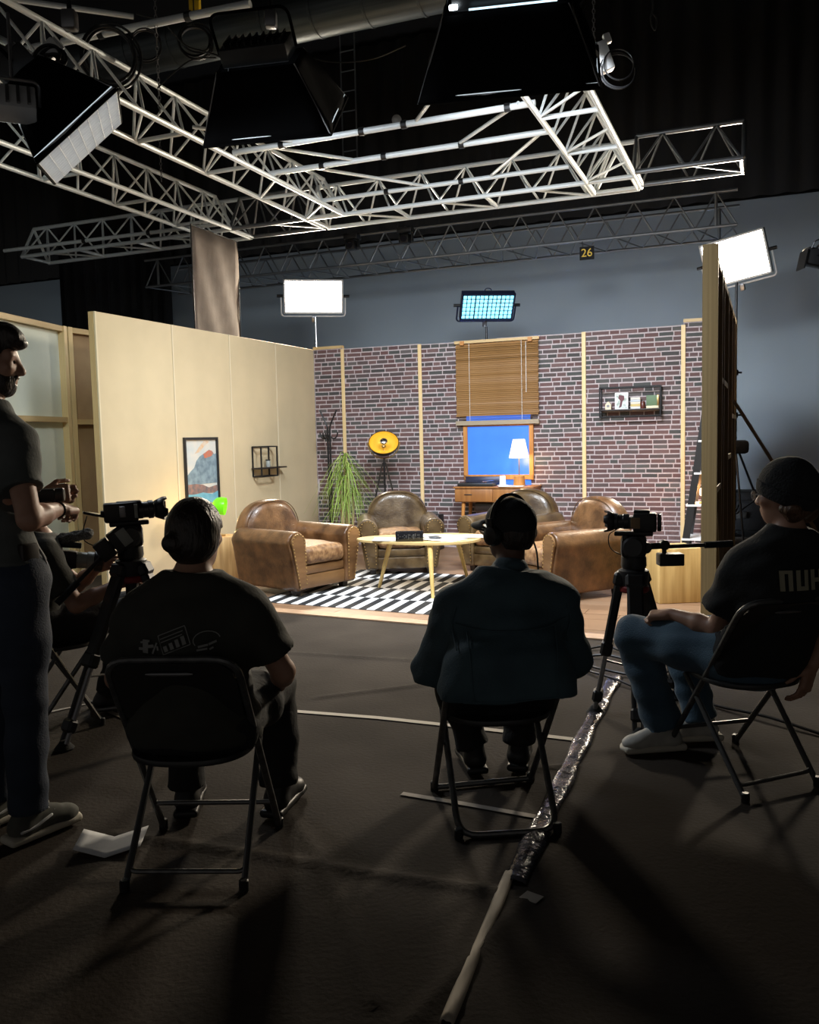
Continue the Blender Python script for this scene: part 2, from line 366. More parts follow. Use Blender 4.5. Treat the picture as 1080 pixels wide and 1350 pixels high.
        V = (acc / cnt[:, None] + np.stack([I, J, K], 1)) * s.h + s.lo; F = []
        for ax in range(3):
            o1, o2 = [(1, 2), (2, 0), (0, 1)][ax]
            sa = [slice(1, -1)] * 3; sb = [slice(1, -1)] * 3; sa[ax] = slice(0, -1); sb[ax] = slice(1, None)
            a = ins[tuple(sa)]; b = ins[tuple(sb)]; G_ = np.argwhere(a != b); off = np.array([1, 1, 1]); off[ax] = 0; G_ = G_ + off
            fl = a[a != b]
            e1 = np.zeros(3, int); e1[o1] = 1; e2 = np.zeros(3, int); e2[o2] = 1
            q = [idx[tuple((G_ - x_).T)] for x_ in (e1 + e2, e2, e1 * 0, e1)]
            Q = np.stack(q, 1); Q[~fl] = Q[~fl][:, ::-1]; F.append(Q)
        F = np.concatenate(F); F = F[(F >= 0).all(1)]
        if wrinkle:
            r_ = np.random.default_rng(seed); n = np.zeros_like(V); a = V[F[:, 1]] - V[F[:, 0]]; b = V[F[:, 3]] - V[F[:, 0]]; fnm = np.cross(a, b)
            for i in range(4): np.add.at(n, F[:, i], fnm)
            n /= np.maximum(np.linalg.norm(n, axis=1), 1e-9)[:, None]; w_ = np.zeros(len(V))
            for o_ in range(5):
                dr = r_.normal(size=3); dr[2] *= 1.5; dr = dr / np.linalg.norm(dr); d2 = r_.normal(size=3) * 9; fr = wf * (.55 + .3 * o_)
                w_ += np.sin(V @ dr * fr + 1.3 * np.sin(V @ d2 + r_.uniform(0, 6)) + r_.uniform(0, 6)) / (1 + .35 * o_)
            V = V + n * (w_ * wrinkle * .5)[:, None]
        me = bpy.data.meshes.new(name); nv, nf = len(V), len(F)
        me.vertices.add(nv); me.vertices.foreach_set('co', V.astype(np.float32).ravel()); me.loops.add(nf * 4); me.loops.foreach_set('vertex_index', F.astype(np.int32).ravel())
        me.polygons.add(nf); me.polygons.foreach_set('loop_start', np.arange(0, nf * 4, 4, dtype=np.int32)); me.polygons.foreach_set('use_smooth', np.ones(nf, bool))
        me.update(calc_edges=True); me.validate(); me.materials.append(mat); return me
    def build(s, name, mat, parent=None, **kw):
        o = link(bpy.data.objects.new(name, s.mesh(name, mat, **kw))); o.parent = parent; return o

# ================================================================== THE STUDIO
def structure(name, mb, m, smooth=False): return tag(mb.build(name, m, None, None, smooth), kind='structure')
# floor cloth with creases, a fine grid near the camera
creases = [[on_floor(*p) for p in L_] for L_ in ([(150, 1100), (330, 1125), (480, 1150), (660, 1176)], [(372, 1062), (420, 1130), (452, 1200), (492, 1325)],
    [(0, 1120), (60, 1100)], [(560, 872), (400, 862), (330, 858)], [(150, 895), (250, 892), (330, 905)], [(560, 903), (420, 920)], [(690, 1190), (540, 1350)], [(760, 1010), (690, 1015)])]
def floor_grid():
    xs = np.concatenate([np.arange(-9, -3.2, .8), np.arange(-3.2, 3.2, .025), np.arange(3.2, 9.7, .8)]); ys = np.concatenate([np.arange(1.2, 8.0, .025), np.arange(8.0, 17, .6)])
    Xg, Yg = np.meshgrid(xs, ys, indexing='ij'); Z = .0012 * np.sin(Xg * 3.1 + 1.4 * np.sin(Yg * 1.7)) * np.sin(Yg * 2.3 + .9 * np.sin(Xg * 2.1))
    for L_ in creases:
        for a, b in zip(L_[:-1], L_[1:]):
            ax_, ay_ = a.x, a.y; bx, by = b.x - ax_, b.y - ay_; t = np.clip(((Xg - ax_) * bx + (Yg - ay_) * by) / (bx * bx + by * by), 0, 1)
            dd = np.hypot(Xg - ax_ - t * bx, Yg - ay_ - t * by); Z = np.maximum(Z, .013 * np.exp(-(dd / .022) ** 2))
    Z = np.where((Yg > 1.2) & (Yg < 7.9) & (abs(Xg) < 3.1), Z, 0) - .001
    n, m = Xg.shape; V = np.stack([Xg, Yg, Z], -1).reshape(-1, 3); i = np.arange((n - 1) * m).reshape(n - 1, m)[:, :-1].ravel(); F = np.stack([i, i + m, i + m + 1, i + 1], 1)
    me = bpy.data.meshes.new('floor'); me.from_pydata(V.tolist(), [], F.tolist()); me.materials.append(X['floor']); me.polygons.foreach_set('use_smooth', [True] * len(me.polygons))
    return tag(link(bpy.data.objects.new('floor', me)), kind='structure')
floor_grid()
ZC = 8.2
def slab(name, a0, b0, a1, b1, z0, z1, m, t=.1):
    p, q = S(a0, b0), S(a1, b1); c = (p + q) / 2; d_ = q - p; mb = MB().box((0, 0, (z0 + z1) / 2), (d_.length, t, z1 - z0))
    o = structure(name, mb, m); o.location = c; o.rotation_euler = (0, 0, math.atan2(d_.y, d_.x)); return o
slab('wall_back', -13, -3.6, 11, -3.6, -.01, 4.86, X['wall_grey'])
slab('wall_back_upper', -13, -3.62, 11, -3.62, 4.86, ZC, X['wall_dark'])
slab('wall_left', -13, -3.6, -13, 12, -.01, ZC, X['wall_grey'])
slab('wall_right', 11, -3.6, 11, 12, -.01, ZC, X['wall_dark'])
structure('ceiling', MB().box((0, 0, ZC + .05), (30, 30, .1)), X['wall_dark']).location = (0, 6, 0)
# black drapes in front of the grey wall, soft vertical folds
def drape(label, a0, a1, b, z0, z1, m, amp=.05, nf=14, name='drape'):
    W_ = a1 - a0; n = int(nf * 10); xs = [i / n * W_ for i in range(n + 1)]; mb = MB()
    V = [(x, amp * math.sin(x * nf * 2 * math.pi / W_ + .8 * math.sin(x * 3)), z) for z in (z0, z1) for x in xs]
    mb.add(V, [(i, i + 1, n + 2 + i, n + 1 + i) for i in range(n)])
    o = mb.build(name, m, None, None, True, 80); md = o.modifiers.new('thickness', 'SOLIDIFY'); md.thickness = .008
    o.location = S(a0, b); o.rotation_euler = (0, 0, SR); return tag(o, label, 'curtain')
drape('black floor-length drape hanging left behind the cream panels', -7.24, -4.60, -3.0, 0.02, 5.6, X['wall_dark'], .06, 10)
drape('wide black masking drape hung high above the grey studio wall', -12.8, 10.8, -3.38, 4.86, ZC - .1, X['drape_brown'], .05, 60)

# ================================================================== THE SET
HS = 2.68
# plank floor of the set
pf = thing('plank_floor', 'wood-look plank floor under the armchairs of the living-room set', 'floor', S(0, 0), SR)
ub = MB().box((0, 0, 0), (1, 1, 1)).mesh('plank', X['plank'], False)
MB().add([(-.02, 0, .0), (5.36, 0, .0), (5.36, -4.62, 0), (-.02, -4.22, 0), (-.02, 0, .004), (5.36, 0, .004), (5.36, -4.62, .004), (-.02, -4.22, .004)], [(3, 2, 1, 0), (4, 5, 6, 7), (0, 1, 5, 4), (1, 2, 6, 5), (2, 3, 7, 6), (3, 0, 4, 7)]).build('underlay', X['floor_tan'], pf, None, False)
y = 0.0; row = 0
while y < 4.56:
    x = -.02 - random.uniform(0, 1.0); xmin = -.02 if y < 4.17 else (y + .07 - 4.15) / .0746
    while x < 5.36:
        L_ = 1.28; x0 = max(x, xmin); x1 = min(x + L_, 5.36)
        if x1 - x0 > .06:
            o = link(bpy.data.objects.new('plank', ub)); o.parent = pf; o.location = ((x0 + x1) / 2, -y - .095, .005 + random.uniform(-.0006, .0006)); o.scale = (x1 - x0 - .004, .186, .012)
        x += L_
    y += .19; row += 1
MB().add([(0, -4.15, .0), (5.36, -4.55, .0), (5.36, -4.68, 0), (0, -4.27, 0), (0, -4.15, .0145), (5.36, -4.55, .0145), (5.36, -4.68, .011), (0, -4.27, .011)],
   [(3, 2, 1, 0), (4, 5, 6, 7), (0, 1, 5, 4), (1, 2, 6, 5), (2, 3, 7, 6), (3, 0, 4, 7)]).build('edge_strip', X['floor_tan'], pf, None, False)

# cream flats of the left wall; local frame turned so that x runs towards the camera
def flat_back(root, x0, x1, y0, y1, z1, mt=X['pine'], rails=(1.35,), mtx=X['pine_x']):
    for xx in (x0 + .022, x1 - .022): bar('stud', (xx, (y0 + y1) / 2, z1 / 2), (.044, y1 - y0, z1), mt, root)
    for zz in (.03, z1 - .025) + tuple(rails): bar('rail', ((x0 + x1) / 2, (y0 + y1) / 2, zz), (x1 - x0 - .09, y1 - y0, .05), mtx, root)
seams = [0, 1.02, 2.05, 3.10, 4.23]
lbl = ['cream wall panel nearest the brick corner, beside the coat rack', 'cream wall panel carrying the small black wire shelf', 'cream wall panel with the framed mountain picture', 'front cream wall panel with the bare timber end edge']
for i in range(4):
    r = thing('set_flat', lbl[i], 'wall panel', S(0, seams[i]), SR - math.pi / 2, 'cream panels of the left set wall')
    L_ = seams[i + 1] - seams[i]
    MB().rbox((L_ / 2, -.009, HS / 2), (L_ - .006, .018, HS), .003, seg=1).build('panel', X['cream'], r, None, False)
    MB().box((L_ - .012, .0015, HS / 2), (.016, .003, HS)).build('joint_strip', X['cream_edge'], r, None, False)
    flat_back(r, 0, L_, -.075, -.019, HS)
# brick-patterned panels of the back wall
pe = [-.0, .445, 1.565, 2.61, 3.70, 4.855, 5.35]; ph = [2.675, 2.665, 2.655, 2.67, 2.68, 2.71]
pl = ['narrow brick-clad wall panel in the corner behind the coat rack', 'brick-clad wall panel behind the gold dome lamp', 'brick-clad wall panel left half behind the blind', 'brick-clad wall panel right half behind the blind and bedside-style lamp', 'brick-clad wall panel carrying the long black box shelf', 'narrow brick-clad wall panel behind the black ladder shelf']
RH = .0571
ubk = MB()
_q = [(-.5, -.5), (.5, -.5), (.5, .5), (-.5, .5)]
ubk.add([(x, 0, z) for x, z in _q] + [(x * .93, -1, z * .86) for x, z in _q], [(4, 5, 6, 7), (0, 1, 5, 4), (1, 2, 6, 5), (2, 3, 7, 6), (3, 0, 4, 7)])
ubm = ubk.mesh('brick', X['brick'], False)
for i in range(6):
    a0, a1 = pe[i], pe[i + 1]; r = thing('brick_panel', pl[i], 'wall panel', S(a0, 0), SR, 'brick-clad panels of the back set wall'); W_ = a1 - a0
    MB().box((W_ / 2, .010, ph[i] / 2), (W_ - .003, .02, ph[i])).build('panel', X['mortar'], r, None, False)
    nb_ = 0; rest = MB(); rows = int(ph[i] / RH)
    for k in range(rows):
        z = ph[i] - (k + .5) * RH - .004; x = -.0 - random.uniform(0, .12)
        while x < W_:
            L_ = random.choice((.10, .12, .145, .17, .19, .21, .165)); x0, x1 = max(x, .004), min(x + L_, W_ - .004); x += L_
            if x1 - x0 < .035: continue
            ga = a0 + (x0 + x1) / 2
            if 2.2 < ga < 3.02 and .95 < z < 2.6: continue
            hh = RH - .013 - random.uniform(0, .004)
            if nb_ < 298:
                o = link(bpy.data.objects.new('brick', ubm)); o.parent = r; o.location = ((x0 + x1) / 2, 0, z + random.uniform(-.0012, .0012)); o.scale = (x1 - x0 - .011, .004 + random.uniform(0, .003), hh); o.rotation_euler = (0, random.uniform(-.012, .012), 0); nb_ += 1
            else: rest.add([((x0 + x1) / 2 + p[0] * (x1 - x0 - .011), p[1] * .005, z + p[2] * hh) for p in ubk.v], ubk.f)
    if rest.v: tag(rest.build('lower_bricks', X['brick'], r, None, False), kind='stuff')
    flat_back(r, 0, W_, .022, .075, ph[i] - .002)
    if i in (0, 5): bar('top_rail', (W_ / 2, .012, ph[i] + .018), (W_, .05, .036), X['pine_x'], r)
    if i in (0, 5): pass
for a, h_, lb in ((.445, 2.66, 'pale vertical batten nearest the coat rack'), (1.565, 2.655, 'pale vertical batten between the gold dome lamp and the blind'), (3.70, 2.675, 'pale vertical batten between the blind and the box shelf'), (4.855, 2.68, 'pale vertical batten beside the black ladder shelf')):
    o = MB().rbox((0, 0, h_ / 2), (.048, .016, h_), .003, seg=1).build('batten', X['batten'], None, S(a, .0155), False); o.rotation_euler = (0, 0, SR); tag(o, lb, 'batten', 'battens over the brick panel joints')
# right-hand flat, timber frame towards the outside
RA = 5.352
rw = thing('set_flat', 'right set wall seen from behind with bare timber studs', 'wall panel', S(RA, 0), SR - math.pi / 2)
MB().box((2.2, .006, 1.345), (4.4, .012, 2.69)).build('panel', X['cream'], rw, None, False)
MB().box((2.2, .016, 1.345), (4.4, .008, 2.69)).build('backing_board', X['board_brown'], rw, None, False)
for xx in (4.378, 3.40, 3.05, 2.20, 1.25, .6, .03): bar('stud', (xx, .052 + .0, 1.345), (.045, .064, 2.69), X['pine'] if xx > 4 or xx < .1 else X['pine_dark'], rw)
bar('corner_post', (4.425, .050, 1.345), (.05, .10, 2.69), X['pine'], rw)
for x0, x1, z in ((3.42, 4.35, .04), (3.42, 4.35, 1.02), (3.42, 4.35, 2.665), (2.22, 3.38, 1.85), (1.27, 2.18, 1.2), (.05, 2.2, 2.665), (2.2, 3.4, 2.665), (.05, 1.2, 1.6)):
    bar('rail', ((x0 + x1) / 2, .050, z), (x1 - x0, .06, .045), X['pine_x'], rw)
R_ = Matrix.Rotation(math.radians(-52), 3, 'Y'); bar('diagonal_brace', (3.85, .078, .55), (.75, .02, .055), X['pine_x'], rw, R=R_)
# raking brace outside
br = thing('raking_brace', 'brown plank propping the right set wall at a slant', 'brace', S(RA + .1, 1.35), SR)
p0, p1 = Vector((0, 0, 1.75)), Vector((1.02, .1, .03)); dv = p1 - p0; Rb = dv.to_track_quat('X', 'Z').to_matrix()
bar('plank', (p0 + p1) / 2, (dv.length, .075, .028), X['pine_dark'], br, R=Rb)
bar('cross_cleat', p0 * .42 + p1 * .58 + Vector((0, 0, .02)), (.03, .22, .03), X['pine_dark'], br, R=Rb)
o = MB().rbox((0, 0, .03), (.24, .16, .055), .02).build('foot_weight', X['black_matte'], br, (1.02, .1, 0))
# flats of the neighbouring set at far left, their backs to us
fl = [(on_floor(-60, 900), 0)]
N0 = Vector((-3.98, 7.0, 0)); N1 = Vector((-3.62, 9.35, 0)); N2 = Vector((-3.02, 10.75, 0))
def neighbour(p, q, lb, board, zr):
    d_ = q - p; r = thing('set_flat', lb, 'wall panel', p, math.atan2(d_.y, d_.x)); L_ = d_.length
    MB().box((L_ / 2, .03, 1.35), (L_, .012, 2.70)).build('panel', board, r, None, False)
    for xx in (.03, L_ - .03): bar('stud', (xx, -.012, 1.35), (.06, .07, 2.7), X['batten'], r)
    for zz in (.03, 2.67) + zr: bar('rail', (L_ / 2, -.008, zz), (L_ - .12, .06, .055), X['pine_x'], r)
neighbour(N0, N1, 'far left timber-framed flat with pale board, back towards us', X['board_back'], (1.72,))
neighbour(N1 + (N2 - N1) * .02, N2, 'timber-framed flat with tan board colour painted for shade, behind the front cream panel', X['board_brown'], (1.70,))  # brown board colour stands in for the shadow on this flat

# window: blue pane, timber frame, sill board
w1 = tag(thing('window_1', 'set window with glowing blue pane and orange timber frame', 'window', S(2.15, 0), SR), kind='structure')
MB().box((.46, -.008, .66), (.84, .012, 1.26)).build('pane', X['blue_pane'], w1, (0, 0, .66 + .32 - .34), False)
for c, d_, n_ in (((.028, -.018, 1.24), (.056, .034, .70), 'frame_side'), ((.892, -.018, 1.24), (.056, .034, .70), 'frame_side'), ((.46, -.018, .925), (.92, .034, .062), 'frame_bottom'), ((.46, -.018, 1.585), (.81, .034, .03), 'frame_top')):
    MB().rbox((0, 0, 0), d_, .004, seg=1).build(n_, X['frame_wood'], w1, c, False)
# venetian blind
bl = thing('venetian_blind', 'brown wooden slatted blind half lowered over the blue window', 'blind', S(2.07, .05), SR)
usl = MB().rbox((0, 0, 0), (1.075, .034, .0035), .0015, seg=1).mesh('slat', X['blind'], False)
z = 2.60; k = 0
while z > 1.70:
    o = link(bpy.data.objects.new('slat', usl)); o.parent = bl; o.location = (.54 + random.uniform(-.006, .006), random.uniform(-.002, .002), z); o.rotation_euler = (math.radians(random.uniform(38, 70) if z > 2.35 else random.uniform(58, 72)), random.uniform(-.004, .004), 0); z -= .0245; k += 1
bar('head_rail', (.54, 0, 2.64), (1.09, .05, .035), X['pine_x'], bl)
bar('bottom_rail', (.54, -.004, 1.618), (1.085, .045, .055), X['sill'], bl)
for xx in (.10, .98): bar('bracket', (xx, -.03, 2.625), (.05, .03, .05), X['frame_wood'], bl)
for xx in (.19, .87): rod('cord', (xx, -.024, 2.62), (xx, -.022, 1.63), .0022, X['paper'], bl, 6)
rod('pull_cord', (.93, -.035, 2.6), (.93, -.035, 1.98), .003, X['paper'], bl, 6)
for zz in (1.685, 1.665): o = link(bpy.data.objects.new('slat', usl)); o.parent = bl; o.location = (.54, 0, zz); o.scale = (.84, 1, 1)

# ================================================================== FURNITURE OF THE SET
# club armchair, local +Y is where the sitter looks
def club_armchair(name, label, mats):
    main, seat, front = mats
    t = thing(name, label, 'armchair', (0, 0, 0), 0, 'worn leather club armchairs of the set')
    for sx in (-1, 1):
        s = SDF((-.52, -.46, .03), (.52, .47, .66), .011)
        def body(x, y, z, sx=sx):
            cx = sx * (.305 + .045 * np.clip(z / .5, 0, 1)); hw = .062 + .036 * np.clip(z / .5, 0, 1)
            qx = np.abs(x - cx) - hw + .03; qy = np.abs(y - .0) - .37; qz = np.abs(z - .29) - .20
            return np.sqrt(np.maximum(qx, 0) ** 2 + np.maximum(qy, 0) ** 2 + np.maximum(qz, 0) ** 2) + np.minimum(np.maximum(qx, np.maximum(qy, qz)), 0) - .03
        s.fn((-.5, -.45, .05), (.5, .45, .56), body)
        s.caps((sx * .352, -.33, .505), (sx * .352, .36, .495), .098, .104, .03)
        s.plane((0, .405, 0), (0, 1, 0.03)); s.build('armrest', main, t)
        fr = MB(); pts = [(sx * (.305 - .060), .07), (sx * (.305 + .062), .07)]
        prof = [(sx * .268, .085), (sx * .345, .085), (sx * .425, .47)] + [(sx * .352 + .082 * math.cos(a) * sx, .50 + .082 * math.sin(a)) for a in np.linspace(0, math.pi, 9)] + [(sx * .275, .47)]
        if sx < 0: prof = prof[::-1]
        n = len(prof); fr.add([(x, .398, z) for x, z in prof] + [(x * .995 + .0005, .412, z) for x, z in prof], [tuple(range(n)), tuple(range(2 * n - 1, n - 1, -1))] + [(i, n + i, n + (i + 1) % n, (i + 1) % n) for i in range(n)])
        fo = fr.build('arm_front', front, t)
        nm = MB(); R2 = Matrix.Rotation(math.radians(-90), 3, 'X')
        path = spline([(sx * .268, .413, .09), (sx * .272, .413, .30), (sx * .277, .413, .47)] + [(sx * .352 + .074 * math.cos(a) * sx, .413, .50 + .074 * math.sin(a)) for a in np.linspace(math.pi, 0, 7)] + [(sx * .417, .413, .47), (sx * .38, .413, .28), (sx * .345, .413, .09)], 6)
        acc = 0
        for a, b in zip(path[:-1], path[1:]):
            acc += (b - a).length
            if acc > .026: acc = 0; nm.lathe([(.0075, 0), (.006, .004), (0, .006)], b, 6, R2)
        tag(nm.build('nail_heads', X['brass'], fo), kind='stuff')
    s = SDF((-.45, -.56, .1), (.45, -.1, .90), .011)
    def back(x, y, z):
        zz = np.maximum(z - .45, 0) / .395; g = ((np.abs(x) / .352) ** 2.5 + zz ** 2.5 + 1e-6) ** .4 * .36 - .36; g = np.maximum(g, .14 - z)
        th_ = .108 - .02 * zz; t_ = np.abs(y + .315 + .14 * (z - .42) + .5 * x * x) - th_
        r = .072; return np.sqrt(np.maximum(g + r, 0) ** 2 + np.maximum(t_ + r, 0) ** 2) + np.minimum(np.maximum(g + r, t_ + r), 0) - r
    s.fn((-.43, -.55, .12), (.43, -.12, .88), back); s.build('backrest', main, t)
    pp = [((-1 if a < 0 else 1) * 0 + .342 * (abs(math.cos(a)) ** .8) * (1 if math.cos(a) > 0 else -1), -.315 - .14 * (z_ - .42) - .5 * (.335 * math.cos(a)) ** 2 + .080, z_) for a in np.linspace(-.1, math.pi + .1, 25) for z_ in [.45 + .383 * max(math.sin(a), -.2) ** .8 if math.sin(a) > 0 else .45 + .3 * math.sin(a)]]
    MB().tube(pp, .0045, 6).build('piping', main, t)
    s = SDF((-.30, -.30, .24), (.30, .46, .52), .010); s.rbox((0, .06, .365), (.248, .345, .082), .062); s.ell((0, .08, .41), (.22, .30, .062), None, .04); s.build('seat_cushion', seat, t, wrinkle=.004, wf=26)
    MB().rbox((0, .0, .185), (.56, .70, .20), .03).build('base', main, t)
    MB().rbox((0, .345, .235), (.50, .05, .085), .018).build('front_rail', front, t)
    MB().rbox((0, .350, .128), (.52, .055, .125), .020).build('front_apron', front, t)
    for sx in (-1, 1):
        for sy in (-1, 1): MB().box((sx * .30, sy * .31 - .01, .045), (.07, .07, .09), taper=.75).build('foot', X['foot'], t)
    return t
A1 = (X['leather'], X['leather_seat'], X['leather_front']); A2 = (X['leather_olive'], X['leather_seat'], X['leather_olive'])
ch1 = club_armchair('club_armchair', 'worn brown leather club armchair at left, in front of the wire wall shelf', A1)
ch2 = club_armchair('club_armchair', 'olive brown leather club armchair facing us under the gold dome lamp', A2)
ch3 = dup(ch2, (0, 0, 0), 0, 'olive brown leather club armchair behind the capped man, in front of the desk')
ch4 = dup(ch1, (0, 0, 0), 0, 'tan leather club armchair at right, turned side on beside the oak block')
def face(o, x, y, dx, dy, z=.012): o.location = (x, y, z); o.rotation_euler = (0, 0, math.atan2(dy, dx) - math.pi / 2)
face(ch1, -1.105, 8.40, .77, -.64); face(ch2, -.115, 9.47, .06, -1); face(ch3, 1.10, 9.36, -.60, -.80); face(ch4, 1.40, 7.86, -.90, -.43)
for c in (ch1, ch4): c.scale = (1.04, 1.04, 1.02)
# rug
rg = MB().rbox((0, 0, .004), (2.36, 1.95, .007), .003, seg=1)
rm = bpy.data.materials.new('striped_rug'); rm.use_nodes = True; nt = rm.node_tree; N = nt.nodes; L = nt.links; pb = N['Principled BSDF']; pb.inputs['Roughness'].default_value = .9
tc = N.new('ShaderNodeTexCoord'); sx_ = N.new('ShaderNodeSeparateXYZ'); L.new(tc.outputs['Object'], sx_.inputs[0])
def mth(op, a, b=None, c=None):
    n = N.new('ShaderNodeMath'); n.operation = op
    for i, q in enumerate((a, b, c)):
        if q is None: continue
        if isinstance(q, (int, float)): n.inputs[i].default_value = q
        else: L.new(q, n.inputs[i])
    return n.outputs[0]
rowi = mth('FLOOR', mth('DIVIDE', mth('ADD', sx_.outputs[1], .975), .4875)); ph_ = mth('MULTIPLY', rowi, .5)
st = mth('FRACT', mth('ADD', mth('DIVIDE', mth('ADD', sx_.outputs[0], mth('MULTIPLY', sx_.outputs[1], .12)), .152), ph_)); stp = mth('GREATER_THAN', st, .5)
mx = N.new('ShaderNodeMix'); mx.data_type = 'RGBA'; mx.inputs[6].default_value = (.70, .69, .68, 1); mx.inputs[7].default_value = (.013, .013, .014, 1); L.new(stp, mx.inputs[0]); L.new(mx.outputs[2], pb.inputs['Base Color'])
o = rg.build('striped_rug', rm, None, S(2.76, 3.18, .011), False); o.rotation_euler = (0, 0, SR - math.radians(4)); tag(o, 'black and white striped flatwoven rug under the coffee table', 'rug')
# coffee table
ct = thing('coffee_table', 'pale leaf-shaped three-legged coffee table on the striped rug', 'table', (.14, 8.22, .018), math.radians(-6))
LG = [Vector((-.309, 8.314)), Vector((.192, 7.682)), Vector((.572, 8.683))]
outl = []
for k in range(56):
    a = 2 * math.pi * k / 56; r = 1 + .10 * math.cos(3 * (a - math.radians(52)))
    outl.append((.60 * r * math.cos(a), .40 * r * math.sin(a)))
mb = MB().prism(outl, .462, .482); mb.build('tabletop', X['table'], ct, None, True, 40)
for g in LG:
    p = Matrix.Rotation(math.radians(6), 2) @ (g - Vector((.14, 8.22))); MB().cyl((p.x * .72, p.y * .72, .463), (p.x, p.y, -.004), .026, .015, 12).build('leg', X['table_leg'], ct)
TT = .018 + .482
def on_table(o, x, y, rz=0): o.location = (x, y, TT); o.rotation_euler = (0, 0, rz); return o
for i, (x, y, a, lb) in enumerate(((-.16, 8.12, .3, 'white sheet of paper at the left tip of the coffee table'), (.30, 8.05, -.25, 'white sheet of paper beside the black display block'), (.52, 8.22, .5, 'white sheet of paper on the right half of the coffee table'), (.20, 8.32, .1, 'white sheet of paper behind the black display block'))):
    n = 6; mb = MB(); V = [(u * .105, v * .148, .0022 + .004 * abs(u) ** 3 * (1 + v) + .0008 * i) for v in (-1, -.5, 0, .5, 1) for u in np.linspace(-1, 1, n)]
    mb.add(V, [(j * n + k, j * n + k + 1, j * n + n + k + 1, j * n + n + k) for j in range(4) for k in range(n - 1)])
    o = mb.build('paper_sheet', X['paper'], None); md = o.modifiers.new('t', 'SOLIDIFY'); md.thickness = .0008; on_table(o, x, y, a + 1.2); o.scale = (1.28, 1.28, 1); tag(o, lb, 'paper')
db = on_table(thing('display_block', 'small black block with a lettered front standing on the coffee table', 'display'), -.005, 7.98, math.radians(-4))
MB().rbox((0, 0, .048), (.255, .07, .092), .006).build('body', X['screen'], db)
mb = MB(); xx = -.105
while xx < .1:
    wd = random.choice((.006, .010, .014)); 
    for zz in ((.034, .06) if random.random() < .6 else (.047,)): mb.box((xx + wd / 2, -.0358, zz), (wd, .0015, random.choice((.008, .018, .026))))
    xx += wd + random.choice((.005, .006, .012))
tag(mb.build('lettering', X['chair_metal'], db, None, False), kind='stuff')
ds = on_table(thing('round_dish', 'small dark round dish on the coffee table', 'dish'), .24, 8.15)
MB().lathe([(.03, .002), (.055, .006), (.072, .018), (.070, .020), (.052, .010), (0, .008)], n=24).build('bowl', X['steel'], ds)
# gold dome floor lamp
fl_ = thing('floor_lamp', 'black tripod floor lamp with a gold-lined dome by the brick wall', 'lamp', (-.305, 11.0, .012), 0)
hub = Vector((0, 0, 1.13))
for a in (200, 340, 90): q = Vector((math.cos(math.radians(a)), math.sin(math.radians(a)), 0)); MB().cyl(hub + q * .02, q * .30 + Vector((0, 0, .0)), .010, .009, 8).build('leg', X['black_metal'], fl_)
MB().cyl(hub + Vector((0, 0, -.30)), hub + Vector((0, 0, .06)), .013, .013, 10).build('pole', X['black_metal'], fl_)
tilt = Matrix.Rotation(math.radians(48), 3, 'X'); dc = Vector((0, 0, 1.385))
MB().tube(arc(dc, .200, math.pi, 2 * math.pi, 18), .008, 6).build('yoke', X['brass'], fl_)
outer = [(.19 * math.sin(a), -.15 * math.cos(a)) for a in np.linspace(0.05, math.pi / 2, 12)]
MB().lathe(outer + [(.192, .004)], dc, 40, tilt, cap=False).build('dome', X['black_metal'], fl_)
MB().lathe([(r * .97, z + .004) for r, z in outer], dc, 40, tilt, cap=False).build('dome_lining', X['yellow_in'], fl_)
MB().ell(dc + tilt @ Vector((0, .02, .0)), (.052, .052, .026), 16, tilt).build('bulb_shield', X['chrome'], fl_)
MB().cyl(dc + tilt @ Vector((0, .0, -.14)), dc + tilt @ Vector((0, .0, .0)), .008, .008, 8).build('bulb_stem', X['brass'], fl_)
MB().ell(dc + tilt @ Vector((0, -.085, .02)), (.026, .026, .022), 12, tilt).build('side_knob', X['brass'], fl_)
# coat rack
cr_ = thing('coat_rack', 'black metal coat rack standing in the set corner', 'coat rack', S(.325, .25, .012), SR)
for dx in (-.017, .017): MB().cyl((dx, 0, .06), (dx, 0, 1.60), .013, .013, 10).build('pole', X['black_metal'], cr_)
for sx in (-1, 1):
    MB().tube(spline([(sx * .016, 0, 1.50), (sx * .02, 0, 1.60), (sx * .075, 0, 1.73), (sx * .128, 0, 1.83)]), .011, 8).build('prong', X['black_metal'], cr_)
    MB().tube(spline([(sx * .016, 0, 1.50), (sx * .05, 0, 1.455), (sx * .095, 0, 1.455), (sx * .125, 0, 1.49), (sx * .132, 0, 1.535)]), .010, 8).build('hook', X['black_metal'], cr_)
    MB().tube(spline([(sx * .014, -.014, 1.50), (sx * .02, -.06, 1.455), (sx * .02, -.11, 1.47), (sx * .02, -.13, 1.53)]), .010, 8).build('hook', X['black_metal'], cr_)
for a in (20, 110, 200, 290):
    q = Vector((math.cos(math.radians(a)), math.sin(math.radians(a)), 0)); MB().tube(spline([q * .01 + Vector((0, 0, .34)), q * .03 + Vector((0, 0, .20)), q * .12 + Vector((0, 0, .085)), q * .26 + Vector((0, 0, .009))]), .010, 8).build('foot', X['black_metal'], cr_)
